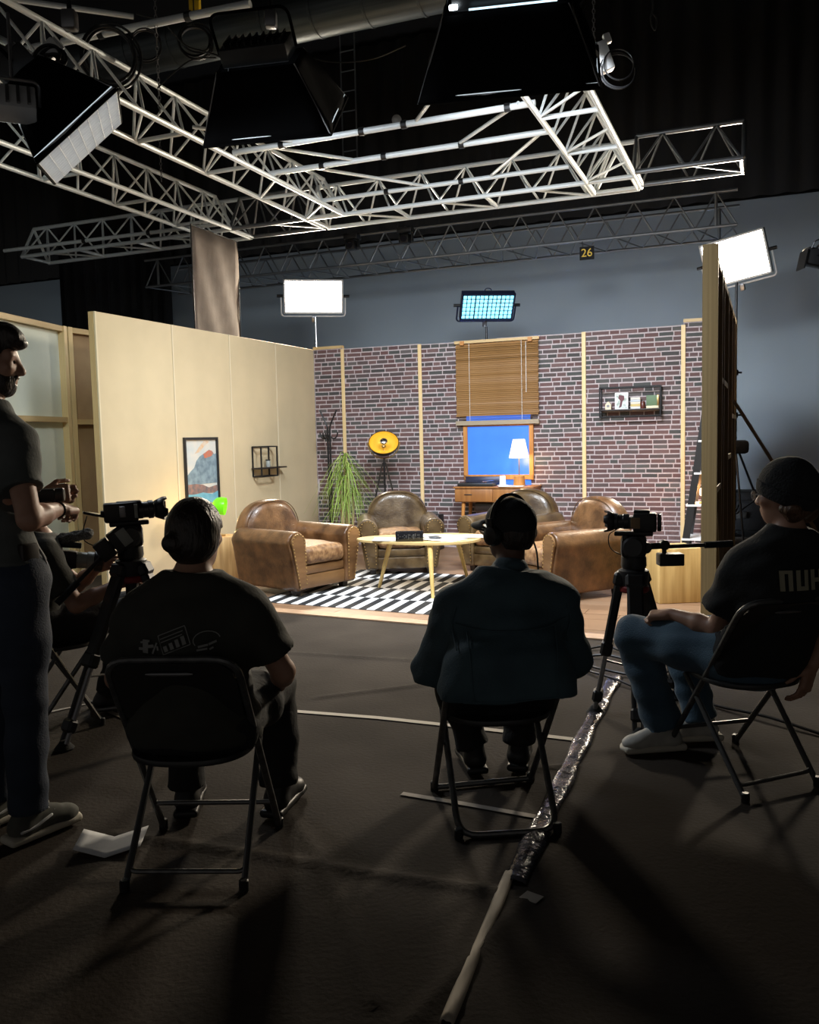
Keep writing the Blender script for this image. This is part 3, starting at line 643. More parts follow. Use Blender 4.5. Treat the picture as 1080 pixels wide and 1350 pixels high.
# tall strappy plant
pp_ = thing('potted_plant', 'tall green strappy-leaved plant beside the coat rack', 'plant', (-.80, 11.0, .012), 0)
MB().lathe([(.10, 0), (.135, .22), (.145, .24), (.135, .24), (.125, .20), (0, .19)], n=24).build('pot', X['pot'], pp_)
lm = []
for v in range(5):
    mb = MB(); n = 7; V = []
    for i in range(n):
        t = i / (n - 1); out_ = .10 + .19 * math.sin(t * 1.5); x = out_ * (.5 + .5 * t) * (1 + .15 * v) - .05; z = .20 * math.sin(t * (1.5 + .1 * v)) - .62 * t ** 2.1 * (.8 + .12 * v); wd = .0062 * (1 - t) ** .5 + .0010
        V += [(x, -wd, z), (x + .002, 0, z - .002), (x, wd, z)]
    mb.add(V, [(3 * i + k, 3 * i + k + 1, 3 * i + 4 + k, 3 * i + 3 + k) for i in range(n - 1) for k in (0, 1)])
    lm.append(mb.mesh('leaf', X['leaf']))
for i, (dx, dy, h, ln) in enumerate(((-.06, .02, .92, 1.0), (.04, -.03, 1.06, 1.0), (.0, .05, 1.20, .95), (.09, .04, .80, .9), (-.04, -.05, .68, .8))):
    MB().tube(spline([(dx * .5, dy * .5, .15), (dx * .9, dy, h * .5), (dx, dy, h)]), [.016] * 16 + [.012], 8).build('stem', X['stem'], pp_)
    for k in range(52):
        o = link(bpy.data.objects.new('leaf', random.choice(lm))); o.parent = pp_; o.location = (dx, dy, h - .14 + .16 * (k / 52)); a = k * 2.4 + random.uniform(-.5, .5); o.rotation_euler = (random.uniform(-.2, .2), random.uniform(-.45, .35) - .35 * (k / 52), a); sc = ln * random.uniform(.65, 1.08); o.scale = (sc * .75, sc, sc)
# log stool with green lamp
lg = thing('log_stool', 'peeled tree-log stool by the cream wall behind the bun-haired woman', 'stool', (-2.0, 9.12, .012), .4)
mb = MB(); prof = [(.185, 0), (.196, .02), (.192, .16), (.197, .30), (.194, .44), (.188, .455), (.0, .457)]; mb.lathe(prof, n=36)
mb.v = [(x * (1 + .03 * math.sin(3 * math.atan2(y, x) + .5) + .012 * math.sin(11 * math.atan2(y, x))), y * (1 + .03 * math.sin(3 * math.atan2(y, x) + .5) + .012 * math.sin(11 * math.atan2(y, x))), z) for x, y, z in mb.v]
mb.build('log', X['stump'], lg)
gl = thing('green_lamp', 'small table lamp with a glowing green glass shade on the log', 'lamp', (-2.02, 9.10, .470), 0)
MB().lathe([(.085, 0), (.085, .012), (.03, .022), (.012, .03), (.010, .05)], n=24).build('base', X['brass'], gl)
MB().tube(spline([(0, 0, .04), (-.03, 0, .18), (-.06, 0, .30), (-.05, -.01, .35), (-.03, -.02, .335)]), .007, 8).build('stem', X['brass'], gl)
Rg = Matrix.Rotation(math.radians(97), 3, 'Y')
sh = [(.018, .0), (.05, .010), (.082, .040), (.094, .085), (.093, .135), (.089, .135), (.090, .09), (.076, .046), (.04, .016)]
MB().lathe(sh, (-.035, -.02, .325), 28, Rg, cap=False).build('shade', X['green_glass'], gl)
MB().ell(Vector((-.035, -.02, .325)) + Rg @ Vector((0, 0, .07)), (.026, .026, .03), 10).build('bulb', X['bulb'], gl)
pd = bpy.data.lights.new('lamp_glow', 'POINT'); pd.energy = 5; pd.color = (1, .62, .25); pd.shadow_soft_size = .03; po = link(bpy.data.objects.new('lamp_glow', pd)); po.parent = gl; po.location = (-.12, -.05, .30)
# oak block
bk = thing('oak_block', 'square solid oak block table beside the right set wall', 'table', (2.245, 7.42, .012), math.radians(5))
MB().rbox((0, 0, .232), (.37, .37, .464), .008).build('block', X['block'], bk)
# desk with what stands on it
dk = thing('writing_desk', 'teak two-drawer desk on tapered legs under the blue window', 'desk', S(2.652, .215, .012), SR)
MB().rbox((0, 0, .803), (1.03, .42, .022), .004).build('desktop', X['teak'], dk)
MB().rbox((0, .004, .705), (1.00, .39, .172), .004).build('carcass', X['teak'], dk)
for sx in (-.25, .25):
    d_ = MB().rbox((sx, -.195, .705), (.485, .018, .155), .003).build('drawer', X['teak'], dk)
    MB().rbox((sx - .07, -.207, .715), (.10, .012, .012), .004).build('drawer_pull', X['foot'], d_)
for sx in (-1, 1):
    for sy in (-1, 1): MB().cyl((sx * .40, sy * .14, .62), (sx * .44, sy * .16, 0), .025, .014, 12).build('leg', X['frame_wood'], dk)
MB().rbox((.05, .03, .56), (.62, .30, .10), .01).build('under_tray', X['foot'], dk)
DT = .012 + .814
tt = thing('record_player', 'black record player with its blue-tinted lid on the desk', 'record player', S(2.41, .22, DT), SR)
MB().rbox((0, 0, .022), (.46, .34, .04), .008).build('plinth', X['black'], tt)
MB().lathe([(.14, .042), (.14, .05), (.0, .05)], (-.04, 0, 0), 30).build('platter', X['screen'], tt)
MB().tube([(.17, .10, .06), (.15, 0, .062), (.08, -.09, .056)], .005, 6).build('tone_arm', X['chrome'], tt)
MB().rbox((0, .155, .075), (.45, .012, .07), .004, R=Matrix.Rotation(math.radians(-12), 3, 'X')).build('lid', X['blue_metal'], tt)
tl = thing('table_lamp', 'lit pleated-shade table lamp with a wooden foot on the desk', 'lamp', S(2.935, .22, DT), SR)
MB().cyl((0, 0, .006), (0, 0, .125), .075, .066, 24).build('wooden_foot', X['frame_wood'], tl)
MB().cyl((0, 0, .125), (0, 0, .36), .006, .006, 8).build('stem', X['brass'], tl)
mb = MB(); n = 72; V = []
for zz, r in ((.345, .122), (.575, .072)):
    for k in range(n): q = r * (1 + (.02 if k % 2 else -.02)); V.append((q * math.cos(2 * math.pi * k / n), q * math.sin(2 * math.pi * k / n), zz))
mb.add(V, [(k, (k + 1) % n, n + (k + 1) % n, n + k) for k in range(n)]); so = mb.build('lampshade', X['lampshade'], tl, None, False); md = so.modifiers.new('t', 'SOLIDIFY'); md.thickness = .002
pd = bpy.data.lights.new('lamp_glow', 'POINT'); pd.energy = 6; pd.color = (1, .68, .34); pd.shadow_soft_size = .03; po = link(bpy.data.objects.new('lamp_glow', pd)); po.parent = tl; po.location = (0, 0, .30)
wc = thing('white_speaker', 'small white cylinder speaker on a flat base on the desk', 'speaker', S(2.715, .20, DT), SR)
MB().lathe([(.07, 0), (.07, .010), (.04, .014), (.038, .12), (.034, .126), (0, .126)], n=24).build('body', X['white'], wc); MB().lathe([(.030, .1262), (.03, .128), (0, .128)], n=20).build('top_grille', X['steel'], wc)
o = MB().rbox((0, 0, .004), (.30, .20, .007), .002, seg=1).build('magazine', X['paper'], None, S(2.86, .10, DT)); o.location = S(2.87, .335, DT); o.rotation_euler = (0, 0, SR + .1); tag(o, 'flat white magazine on the front edge of the desk', 'magazine')
# dark speaker boxes on the floor by the wall
for (a, lb) in ((1.87, 'small black box on the floor left of the desk'), (3.385, 'small dark speaker box on the floor right of the desk')):
    q = thing('floor_speaker', lb, 'speaker', S(a, .28, .012), SR); hh = .45 if a < 2 else .49
    MB().rbox((0, 0, hh / 2), (.10 if a < 2 else .17, .20, hh), .008).build('cabinet', X['black'] if a < 2 else X['steel'], q); MB().rbox((0, -.102, hh / 2), (.08 if a < 2 else .14, .006, hh - .05), .002, seg=1).build('grille', X['black_matte'], q)
# long black box shelf with small things
bs = thing('box_shelf', 'long black wire-framed box shelf on the brick wall', 'shelf', S(4.262, 0, 1.815), SR)
def frame(root, w_, h_, d_, y0, r=.0075):
    for yy in (y0, y0 - d_):
        for zz in (-h_ / 2, h_ / 2): bar('rail', (0, yy, zz), (w_, r * 2, r * 2), X['black_metal'], root)
        for xx in (-w_ / 2, w_ / 2): bar('upright', (xx, yy, 0), (r * 2, r * 2, h_), X['black_metal'], root)
    for zz in (-h_ / 2, h_ / 2):
        for xx in (-w_ / 2, w_ / 2): bar('spacer', (xx, y0 - d_ / 2, zz), (r * 2, d_, r * 2), X['black_metal'], root)
frame(bs, .70, .345, .13, -.012); MB().rbox((0, -.078, -.095), (.70, .13, .018), .003).build('shelf_board', X['foot'], bs)
ZS = 1.815 - .095 + .009
def item(name, lb, cat, a): return thing(name, lb, cat, S(a, .085, ZS), SR)
q = item('candle_house', 'little white house-shaped candle on the box shelf', 'candle', 4.005); MB().add([(x, y, z) for y in (-.025, .025) for x, z in ((-.034, 0), (.034, 0), (.034, .06), (.0, .098), (-.034, .06))], [(0, 1, 2, 3, 4), (9, 8, 7, 6, 5), (0, 5, 6, 1), (1, 6, 7, 2), (2, 7, 8, 3), (3, 8, 9, 4), (4, 9, 5, 0)]).build('body', X['cream_edge'], q, None, False); MB().box((0, -.026, .042), (.03, .003, .03)).build('window_print', X['steel'], q)
q = item('small_print', 'white-framed botanical print standing on the box shelf', 'picture', 4.16); MB().rbox((0, 0, .099), (.156, .014, .196), .003).build('frame', X['white'], q)
mb = MB().prism([(-.062, .012), (.062, .012), (.062, .186), (-.062, .186)], 0, .001); mb.v = [(x, -.0075 - z, y) for x, y, z in mb.v]; mb.build('paper', mat('print_paper', (.62, .68, .66), .7, col2=(.30, .36, .32), ns=22, lo=.5, hi=.62), q, None, False)
mb = MB().prism([(-.03, .17), (.03, .16), (.035, .12), (.012, .09), (.0, .03), (-.03, .016), (-.022, .05), (-.012, .10), (-.036, .13)], 0, .001); mb.v = [(x, -.009 - z, y) for x, y, z in mb.v]; mb.build('printed_flower', mat('print_plum', (.13, .05, .06), .7), q, None, False)
q = item('striped_tin', 'pale striped tin on the box shelf', 'tin', 4.325)
for k, c in enumerate(((.62, .62, .62), (.55, .42, .16), (.65, .6, .5), (.45, .5, .55), (.62, .60, .55))): MB().rbox((0, 0, .0135 + .027 * k), (.112, .07, .0265), .003, seg=1).build('band', mat('tin_band', c, .5), q, None, False)
q = item('red_jar', 'small dark red jar on the box shelf', 'jar', 4.405); MB().lathe([(.026, 0), (.028, .01), (.028, .07), (.02, .082), (.02, .09), (0, .09)], n=18).build('body', mat('dark_red_glass', (.09, .02, .015), .3), q)
q = item('green_tin', 'square green tin with a cream foot band on the box shelf', 'tin', 4.52); MB().rbox((0, 0, .092), (.14, .08, .122), .003).build('body', X['green_box'], q); MB().rbox((0, 0, .016), (.142, .082, .03), .003).build('foot_band', X['cream_edge'], q); MB().rbox((.062, -.002, .092), (.02, .08, .12), .002).build('gold_edge', X['brass'], q)
# wire shelf and picture on the cream wall (local x along the wall towards the camera)
LR = SR - math.pi / 2
ws = thing('wire_shelf', 'small black wire frame wall shelf with a board on the cream wall', 'shelf', S(0, 1.465, 1.20), LR)
def frame_l(root, w_, h_, y0, d_, r=.008):
    for yy in (y0, y0 + d_):
        for zz in (-h_ / 2, h_ / 2): bar('rail', (0, yy, zz), (w_, r * 2, r * 2), X['black_metal'], root)
        for xx in (-w_ / 2, w_ / 2): bar('upright', (xx, yy, 0), (r * 2, r * 2, h_), X['black_metal'], root)
    for zz in (-h_ / 2, h_ / 2):
        for xx in (-w_ / 2, w_ / 2): bar('spacer', (xx, y0 + d_ / 2, zz), (r * 2, d_, r * 2), X['black_metal'], root)
frame_l(ws, .37, .36, .010, .12); MB().rbox((-.10, .07, -.082), (.64, .12, .018), .003).build('shelf_board', X['foot'], ws)
jr = thing('glass_jar', 'small lidded glass jar on the wire wall shelf', 'jar', S(.07, 1.40, 1.20 - .072), LR); MB().lathe([(.026, 0), (.029, .008), (.029, .07), (.026, .078)], n=18).build('jar', X['lens_grey'], jr); MB().lathe([(.03, .078), (.03, .094), (0, .094)], n=18).build('lid', X['black'], jr)
pc = thing('framed_picture', 'black-framed mountain lake picture on the cream wall', 'picture', S(0, 2.685, 1.10), LR)
for c, d_ in (((-.295, .014, 0), (.026, .026, .81)), ((.295, .014, 0), (.026, .026, .81)), ((0, .014, .392), (.566, .026, .026)), ((0, .014, -.392), (.566, .026, .026))): bar('frame_side', c, d_, X['black'], pc)
def art(poly, y, m, nm):
    mb = MB().prism(poly, 0, .0012); mb.v = [(-x, y + z, yy) for x, yy, z in mb.v]; return mb.build(nm, m, pc, None, False)
P_ = lambda *a: [((u - .5) * .566, (v - .5) * .76) for u, v in a]
art(P_((0, 0), (1, 0), (1, 1), (0, 1)), .006, mat('art_sky', (.52, .56, .56), .6, col2=(.66, .62, .55), ns=6), 'printed_sky')
art(P_((.30, .80), (.42, .88), (.55, .95), (.62, .99), (.78, .97), (.60, .90), (.45, .82)), .0075, mat('art_cloud', (.66, .42, .24), .6, col2=(.62, .55, .46), ns=14), 'printed_cloud')
art(P_((0, .36), (1, .36), (1, .80), (.93, .78), (.86, .83), (.76, .85), (.66, .82), (.56, .79), (.45, .76), (.34, .70), (.26, .60), (.14, .55), (.05, .50), (0, .50)), .009, mat('art_rock', (.13, .19, .24), .6, col2=(.24, .33, .38), ns=16), 'printed_mountain')
art(P_((.56, .79), (.66, .82), (.76, .85), (.86, .83), (.90, .80), (.84, .76), (.72, .74), (.60, .73), (.58, .77)), .0105, mat('art_peak', (.55, .15, .08), .6, col2=(.35, .2, .16), ns=26), 'printed_peak')
art(P_((0, .22), (1, .22), (1, .33), (.7, .30), (.5, .35), (.25, .37), (0, .36)), .0105, mat('art_shore', (.30, .17, .14), .6, col2=(.13, .12, .13), ns=22), 'printed_shore')
art(P_((0, 0), (1, 0), (1, .24), (.8, .20), (.5, .235), (.2, .215), (0, .23)), .012, mat('art_lake', (.13, .36, .47), .6, col2=(.20, .46, .56), ns=10), 'printed_lake')
# ladder shelf with bulb and plants
ls = thing('ladder_shelf', 'black ladder shelf with white boards leaning in the right corner', 'shelf', S(0, 0, .012), SR)
for b in (.42, .88):
    p0, p1 = Vector((4.925, -b, 0)), Vector((5.16, -b, 1.66)); dv = p1 - p0; Rb = dv.to_track_quat('Z', 'Y').to_matrix(); bar('rail', (p0 + p1) / 2, (.075, .028, dv.length), X['black'], ls, R=Matrix.Rotation(math.atan2(dv.x, dv.z), 3, 'Y'))
for z in (.27, .64, .985, 1.33):
    x0 = 4.935 + .2 * z / 1.66 - (.05 if z < .7 else .01); x1 = 5.335; mb = MB().rbox(((x0 + x1) / 2, -.65, z), (x1 - x0, .50, .022), .004); mb.build('shelf_board', X['white'], ls)
q = thing('bulb_lamp', 'bare glowing bulb lamp on the ladder shelf', 'lamp', S(5.13, .70, .663), SR); MB().lathe([(.045, 0), (.045, .01), (.02, .02), (.018, .07), (0, .07)], n=18).build('base', X['brass'], q); MB().ell((0, 0, .125), (.042, .042, .055), 14).build('bulb', X['bulb'], q)
pd = bpy.data.lights.new('lamp_glow', 'POINT'); pd.energy = 9; pd.color = (1, .45, .14); pd.shadow_soft_size = .05; po = link(bpy.data.objects.new('lamp_glow', pd)); po.parent = q; po.location = (-.03, .10, .15)
lfm = MB().add([(0, 0, 0), (.02, -.012, .01), (.045, 0, .004), (.02, .012, .01)], [(0, 1, 2, 3)]).mesh('leaf', X['leaf_dark'])
for (a, b, z, n_, lb) in ((5.20, .58, 1.008, 46, 'trailing green plant on the third board of the ladder shelf'), (5.27, .80, .293, 40, 'small leafy plant on the lowest board of the ladder shelf')):
    q = thing('potted_plant', lb, 'plant', S(a, b, z + .001), SR); MB().lathe([(.035, 0), (.05, .08), (.045, .08), (0, .07)], n=16).build('pot', X['frame_wood'], q)
    for k in range(n_):
        o = link(bpy.data.objects.new('leaf', lfm)); o.parent = q; o.location = (random.uniform(-.06, .05), random.uniform(-.07, .07), random.uniform(.06, .20)); o.rotation_euler = (random.uniform(-1, 1), random.uniform(-1, 1), random.uniform(0, 6.3))

# ================================================================== LIGHTING RIG
def tri_truss(lb, p, q, w_=.5, h_=.43, m=None, bay=.52, r=.025, rb=.0125, ends=True):
    m = m or X['alu']; p, q = Vector(p), Vector(q); d_ = q - p; L_ = d_.length
    t = thing('lighting_truss', lb, 'truss', p, math.atan2(d_.y, d_.x)); ys = w_ / 2
    for y_, z_ in ((-ys, 0), (ys, 0), (0, h_)): rod('chord', (0, y_, z_), (L_, y_, z_), r, m, t)
    n = max(2, round(L_ / bay)); bx = L_ / n
    for i in range(n):
        x0, x1, xm = i * bx, (i + 1) * bx, (i + .5) * bx
        for s_ in (-1, 1):
            rod('brace', (x0 + .02, s_ * ys, 0), (xm, 0, h_), rb, m, t, 6); rod('brace', (xm, 0, h_), (x1 - .02, s_ * ys, 0), rb, m, t, 6)
        if i % 2 == 0: rod('cross_bar', (x0 + .03, -ys, 0), (x0 + .03, ys, 0), r * .85, m, t, 8)
        else: rod('brace', (x0, -ys, 0), (x1, ys, 0), rb, m, t, 6)
    rod('cross_bar', (L_ - .02, -ys, 0), (L_ - .02, ys, 0), r * .85, m, t, 8)
    if ends:
        for x0 in (0, L_):
            for s_ in (-1, 1): rod('end_brace', (x0, s_ * ys, 0), (x0, 0, h_), r * .8, m, t, 8)
    return t
ZT = 4.1
tri_truss('near left aluminium truss running from the upper left corner over the cream panels', S(.85, 8.4, ZT), S(.85, 1.2, ZT))
tri_truss('right aluminium truss running back from behind the big right softbox', S(4.22, 4.30, ZT), S(4.22, .72, ZT))
tri_truss('second left aluminium truss outside the cream wall, ending above the taupe flag', S(-.71, 7.0, ZT), S(-.71, 1.15, ZT), r=.024)
tri_truss('far left aluminium truss crossing behind the second left truss', S(-3.95, .92, ZT), S(-.5, .92, ZT))
tri_truss('short aluminium truss linking the two left trusses above the left lamp', S(-.48, .95, ZT), S(.60, .95, ZT), m=X['alu_dark'])
tri_truss('back aluminium truss above the brick wall between the left and right trusses', S(.62, .93, ZT), S(4.45, .93, ZT))
tri_truss('dark aluminium truss end sticking out to the right of the rig', S(4.47, 1.08, ZT), S(5.52, 1.08, ZT), m=X['alu_dark'], bay=.6)
def box_truss(lb, p, q, w_, h_, m, bay=.5, r=.02, rb=.010):
    p, q = Vector(p), Vector(q); d_ = q - p; L_ = d_.length; t = thing('lighting_truss', lb, 'truss', p, math.atan2(d_.y, d_.x))
    for y_ in (0, w_):
        for z_ in (0, h_): rod('chord', (0, y_, z_), (L_, y_, z_), r, m, t)
    n = round(L_ / bay)
    for i in range(n):
        x0, x1, xm = i * L_ / n, (i + 1) * L_ / n, (i + .5) * L_ / n
        for y_ in (0, w_): rod('brace', (x0, y_, 0), (xm, y_, h_), rb, m, t, 6); rod('brace', (xm, y_, h_), (x1, y_, 0), rb, m, t, 6)
        rod('brace', (x0, 0, 0), (xm, w_, 0), rb, m, t, 6); rod('brace', (xm, w_, 0), (x1, 0, 0), rb, m, t, 6)
    for x0 in (.25, L_ - .25):
        for y_ in (0, w_): rod('end_post', (x0, y_, 0), (x0, y_, h_), r, m, t, 8)
    return t
box_truss('long dark grey box truss low in front of the grey studio wall', S(-3.56, -1.0, 3.97), S(5.40, -1.0, 3.97), .84, .42, X['alu_dark'])
# pipes across the rig and their slanting stays
pg = 'scaffold pipes across the lighting rig'
def pipe(lb, p, q, r=.027, m='alu', clamps=()):
    t = thing('rig_pipe', lb, 'pipe', p, 0, pg); d_ = Vector(q) - Vector(p); rod('tube', (0, 0, 0), d_, r, X[m], t, 12)
    for f_ in clamps: c = d_ * f_; dn = d_.normalized(); rod('clamp', c - dn * .025, c + dn * .025, r * 1.35, X['black_metal'], t, 10)
pipe('upper scaffold pipe nearest us between the near left and right trusses', S(1.1, 3.50, ZT + .05), S(3.98, 3.47, ZT + .05), clamps=(.18, .46, .6, .92))
pipe('second scaffold pipe between the near left and right trusses', S(1.08, 2.79, ZT + .05), S(3.98, 2.76, ZT + .05), clamps=(.2, .43, .7))
pipe('third scaffold pipe just in front of the back truss', S(1.0, 1.66, ZT + .05), S(3.88, 1.66, ZT + .05), r=.024, clamps=(.3, .6))
pipe('scaffold pipe in front of the far left truss', S(-3.92, 1.50, ZT + .02), S(-.52, 1.40, ZT + .02), r=.024, clamps=(.4, .7))
for lb, a, b in (('thin slanting stay from the near left truss to the upper pipe', (1.15, 4.2), (1.75, 3.5)), ('thin slanting stay between the left ends of the upper and second pipes', (1.45, 3.5), (2.0, 2.79)), ('long thin slanting stay from the second pipe to the back truss, left side', (1.5, 2.79), (2.3, 1.66)),
                 ('thin slanting stay running up from the upper pipe beside the right softbox', (2.95, 3.5), (3.55, 4.3)), ('thin slanting stay between the right ends of the second and upper pipes', (3.1, 2.79), (3.85, 3.5)), ('thin slanting stay from the third pipe up to the right end of the second pipe', (3.05, 1.66), (3.9, 2.79))):
    pipe(lb, S(*a, ZT + .06), S(*b, ZT + .06), r=.016)
pipe('white pipe running along the ventilation duct at top left', on_floor(-40, 80, 4.95), on_floor(330, 5, 4.95), r=.032, clamps=(.35, .5, .8))
pipe('thin pale pipe above the coiled cables at top left', on_floor(10, -2, 5.0), on_floor(176, 22, 5.0), r=.022)
# ventilation duct
p, q = Vector((-6.2, 11.1, 5.65)), Vector((2.1, 7.85, 5.65)); d_ = q - p
vd = thing('ventilation_duct', 'galvanised round ventilation duct across the dark ceiling at top', 'duct', p, math.atan2(d_.y, d_.x)); L_ = d_.length
rod('tube', (0, 0, 0), (L_, 0, 0), .235, X['duct'], vd, 40)
for k in range(int(L_ / .55)): rod('seam_ring', (.3 + k * .55, 0, 0), (.325 + k * .55, 0, 0), .242, X['duct'], vd, 40)

# softboxes: local -Z is where the light goes
def aim(o, d_, up=Vector((0, 0, 1)), roll=0):
    z = -Vector(d_).normalized(); x = up.cross(z).normalized(); y = z.cross(x); M_ = Matrix((x, y, z)).transposed() @ Matrix.Rotation(roll, 3, 'Z')
    o.rotation_mode = 'QUATERNION'; o.rotation_quaternion = M_.to_quaternion(); return o
def area(o, name, w_, h_, power, col, z, spread=180):
    l = bpy.data.lights.new(name, 'AREA'); l.shape = 'RECTANGLE'; l.size = w_; l.size_y = h_; l.energy = power; l.color = col; l.spread = math.radians(spread)
    q = link(bpy.data.objects.new(name, l)); q.parent = o; q.location = (0, 0, z); return q
def softbox(lb, c, axis, W_, H_, D_, wr, hr, power, roll=0, col=(.86, .93, 1), face=True, hang=4.6):
    t = aim(thing('softbox', lb, 'softbox', c), axis, roll=roll)
    R4 = [(-wr / 2, -hr / 2, D_), (wr / 2, -hr / 2, D_), (wr / 2, hr / 2, D_), (-wr / 2, hr / 2, D_)]; F4 = [(-W_ / 2, -H_ / 2, 0), (W_ / 2, -H_ / 2, 0), (W_ / 2, H_ / 2, 0), (-W_ / 2, H_ / 2, 0)]
    for k in range(4):
        a, b, c_, e = [Vector(v) for v in (R4[k], R4[(k + 1) % 4], F4[(k + 1) % 4], F4[k])]; n = 8; V = []
        nrm = (b - a).cross(e - a).normalized()
        for i in range(n + 1):
            for j in range(n + 1):
                u, v = i / n, j / n; V.append((a * (1 - u) + b * u) * (1 - v) + (e * (1 - u) + c_ * u) * v + nrm * (.022 * math.sin(math.pi * u) * math.sin(math.pi * v) + .004 * math.sin(9 * u + 5 * v)))
        o = MB().add(V, [(i * (n + 1) + j, (i + 1) * (n + 1) + j, (i + 1) * (n + 1) + j + 1, i * (n + 1) + j + 1) for i in range(n) for j in range(n)]).build('side_panel', X['softbox'], t, None, True, 80)
        md = o.modifiers.new('t', 'SOLIDIFY'); md.thickness = .006
    for k in range(4):
        rod('rim', F4[k], F4[(k + 1) % 4], .011, X['softbox'], t, 8); rod('corner_rod', R4[k], F4[k], .006, X['steel'], t, 6)
    gx, gy = 12, 8; mb = MB()
    MB().rbox((0, 0, .03), (W_ - .02, H_ - .02, .006), .002, seg=1).build('diffuser', X['grid'], t, None, False)
    for i in range(gx + 1): mb.box((-W_ / 2 + .01 + i * (W_ - .02) / gx, 0, .006), (.003, H_ - .02, .035))
    for i in range(gy + 1): mb.box((0, -H_ / 2 + .01 + i * (H_ - .02) / gy, .006), (W_ - .02, .003, .035))
    tag(mb.build('honeycomb_grid', X['paper'] if face else X['black_matte'], t, None, False), kind='stuff')
    hd = MB().rbox((0, 0, D_ + .07), (wr * .86, hr * .8, .13), .012).build('lamp_head', X['black'], t)
    mb = MB()
    for i in range(9): mb.box((-wr * .36 + i * wr * .09, 0, D_ + .15), (.008, hr * .6, .03))
    mb.build('cooling_fins', X['black'], hd, None, False)
    MB().tube(fillet([(-wr * .5, 0, D_ + .07), (-wr * .5, 0, D_ + .34), (wr * .5, 0, D_ + .34), (wr * .5, 0, D_ + .07)], .08), .012, 8).build('yoke', X['softbox'], t)
    area(t, 'lamp_light', W_ * .95, H_ * .92, power, col, -.012, 126)
    return t
CW = (.86, .93, 1)
s1 = softbox('big black softbox hanging at top right, seen from behind', (.76, 6.25, 3.93), (.12, .66, -.75), 1.20, .74, .46, .80, .34, POWER['soft_right'])
s2 = softbox('black softbox hanging at top centre left in front of the duct', (-.97, 7.05, 3.93), (.14, .66, -.74), 1.02, .66, .46, .60, .30, POWER['soft_mid'], face=False)
s3 = softbox('tilted softbox at upper left showing its pale gridded face', (-2.12, 6.00, 3.47), (.60, .30, -.70), 1.14, .66, .48, .42, .30, POWER['soft_left'], roll=math.radians(-14))
MB().rbox((-.18, .22, .52), (.26, .18, .10), .01).build('ballast', X['unit'], s3)
for k in range(3): MB().rbox((-.26 + k * .08, .32, .52), (.02, .02, .09), .004).build('ballast_clip', X['steel'], s3)
MB().rbox((.05, -.175, .485), (.56, .008, .012), .002).build('glowing_slit', mat('slit_glow', (.5, .6, .7), .4, emit=(.62, .86, 1), es=1.6), s1)
MB().rbox((-.33, -.15, .50), (.055, .03, .03), .006).build('status_lamp', mat('status_glow', (.8, .9, 1), .4, emit=(.85, .95, 1), es=9), s1)
lu = aim(thing('added_lamp_unit', 'pale box with an added lamp, clamped to the rig left of the tilted softbox', 'lamp', at(18, 150, 5.55)), (-1.15, 2.7, -1.9)); MB().rbox((0, 0, .07), (.26, .20, .13), .012).build('housing', X['unit'], lu); MB().box((0, 0, -.002), (.22, .16, .006)).build('lit_face', mat('added_unit_face', (.9, .95, .95), .4, emit=(.9, 1, .97), es=2), lu, None, False)  # pale box given an added lamp to brighten the neighbouring flats
for k in range(4): MB().rbox((-.09 + k * .06, .0, .14), (.02, .15, .02), .004).build('vent_rib', X['steel'], lu)
MB().tube(fillet([(-.15, 0, .07), (-.15, 0, .24), (.15, 0, .24), (.15, 0, .07)], .05), .010, 8).build('yoke', X['steel'], lu); area(lu, 'added_unit_light', .22, .16, POWER['unit'], (.88, 1, .95), -.02, 120); rod('hanger', (0, 0, .24), (0, .35, .42), .010, X['steel'], lu, 8)
for sb, x0 in ((s1, .76), (s2, -.97), (s3, -2.35)):      # hanging brackets up to the rig
    t = thing('hanging_clamp', {s1: 'black hanging clamp above the big right softbox', s2: 'black hanging clamp above the centre left softbox', s3: 'black hanging clamp above the tilted left softbox'}[sb], 'clamp', sb.location + Vector((0, -.12, .66)))
    rod('spigot', (0, 0, 0), (0, 0, .75), .016, X['black_metal'], t); MB().rbox((0, 0, .05), (.09, .09, .12), .015).build('clamp_body', X['steel'], t)
    MB().tube([(0, 0, .72), (.08, .02, .80), (.1, .03, .9), (0, .02, .96), (-.1, 0, .88), (-.07, 0, .76)], .012, 8, True).build('hook', X['black_metal'], t)

# LED panels on stands; local -Z lights
def stand(lb, x, y, ztop, m, leg_z=.95, rr=.62, th0=.4, z_sh=None):
    t = thing('light_stand', lb, 'light stand', (x, y, 0)); sh = leg_z
    rod('lower_tube', (0, 0, sh * .25), (0, 0, sh + .45), .021, m, t, 12); rod('upper_tube', (0, 0, sh + .4), (0, 0, ztop), .016, m, t, 12)
    for z in (sh + .42, sh + .95): MB().lathe([(.03, -.035), (.034, -.02), (.034, .02), (.03, .035)], (0, 0, z), 14).build('collar', X['black_metal'], t); rod('knob', (.02, 0, z), (.075, 0, z), .012, X['black_metal'], t, 8)
    MB().lathe([(.045, -.05), (.06, -.03), (.06, .03), (.04, .05)], (0, 0, sh), 14).build('shoulder', X['black_metal'], t)
    for k in range(3):
        a = th0 + k * 2.0944; q = Vector((math.cos(a), math.sin(a), 0)); rod('leg', q * .05 + Vector((0, 0, sh - .02)), q * rr + Vector((0, 0, .012)), .014, m, t, 8); rod('leg_brace', q * .03 + Vector((0, 0, sh * .32)), q * rr * .55 + Vector((0, 0, sh * .46)), .009, m, t, 6)
    return t
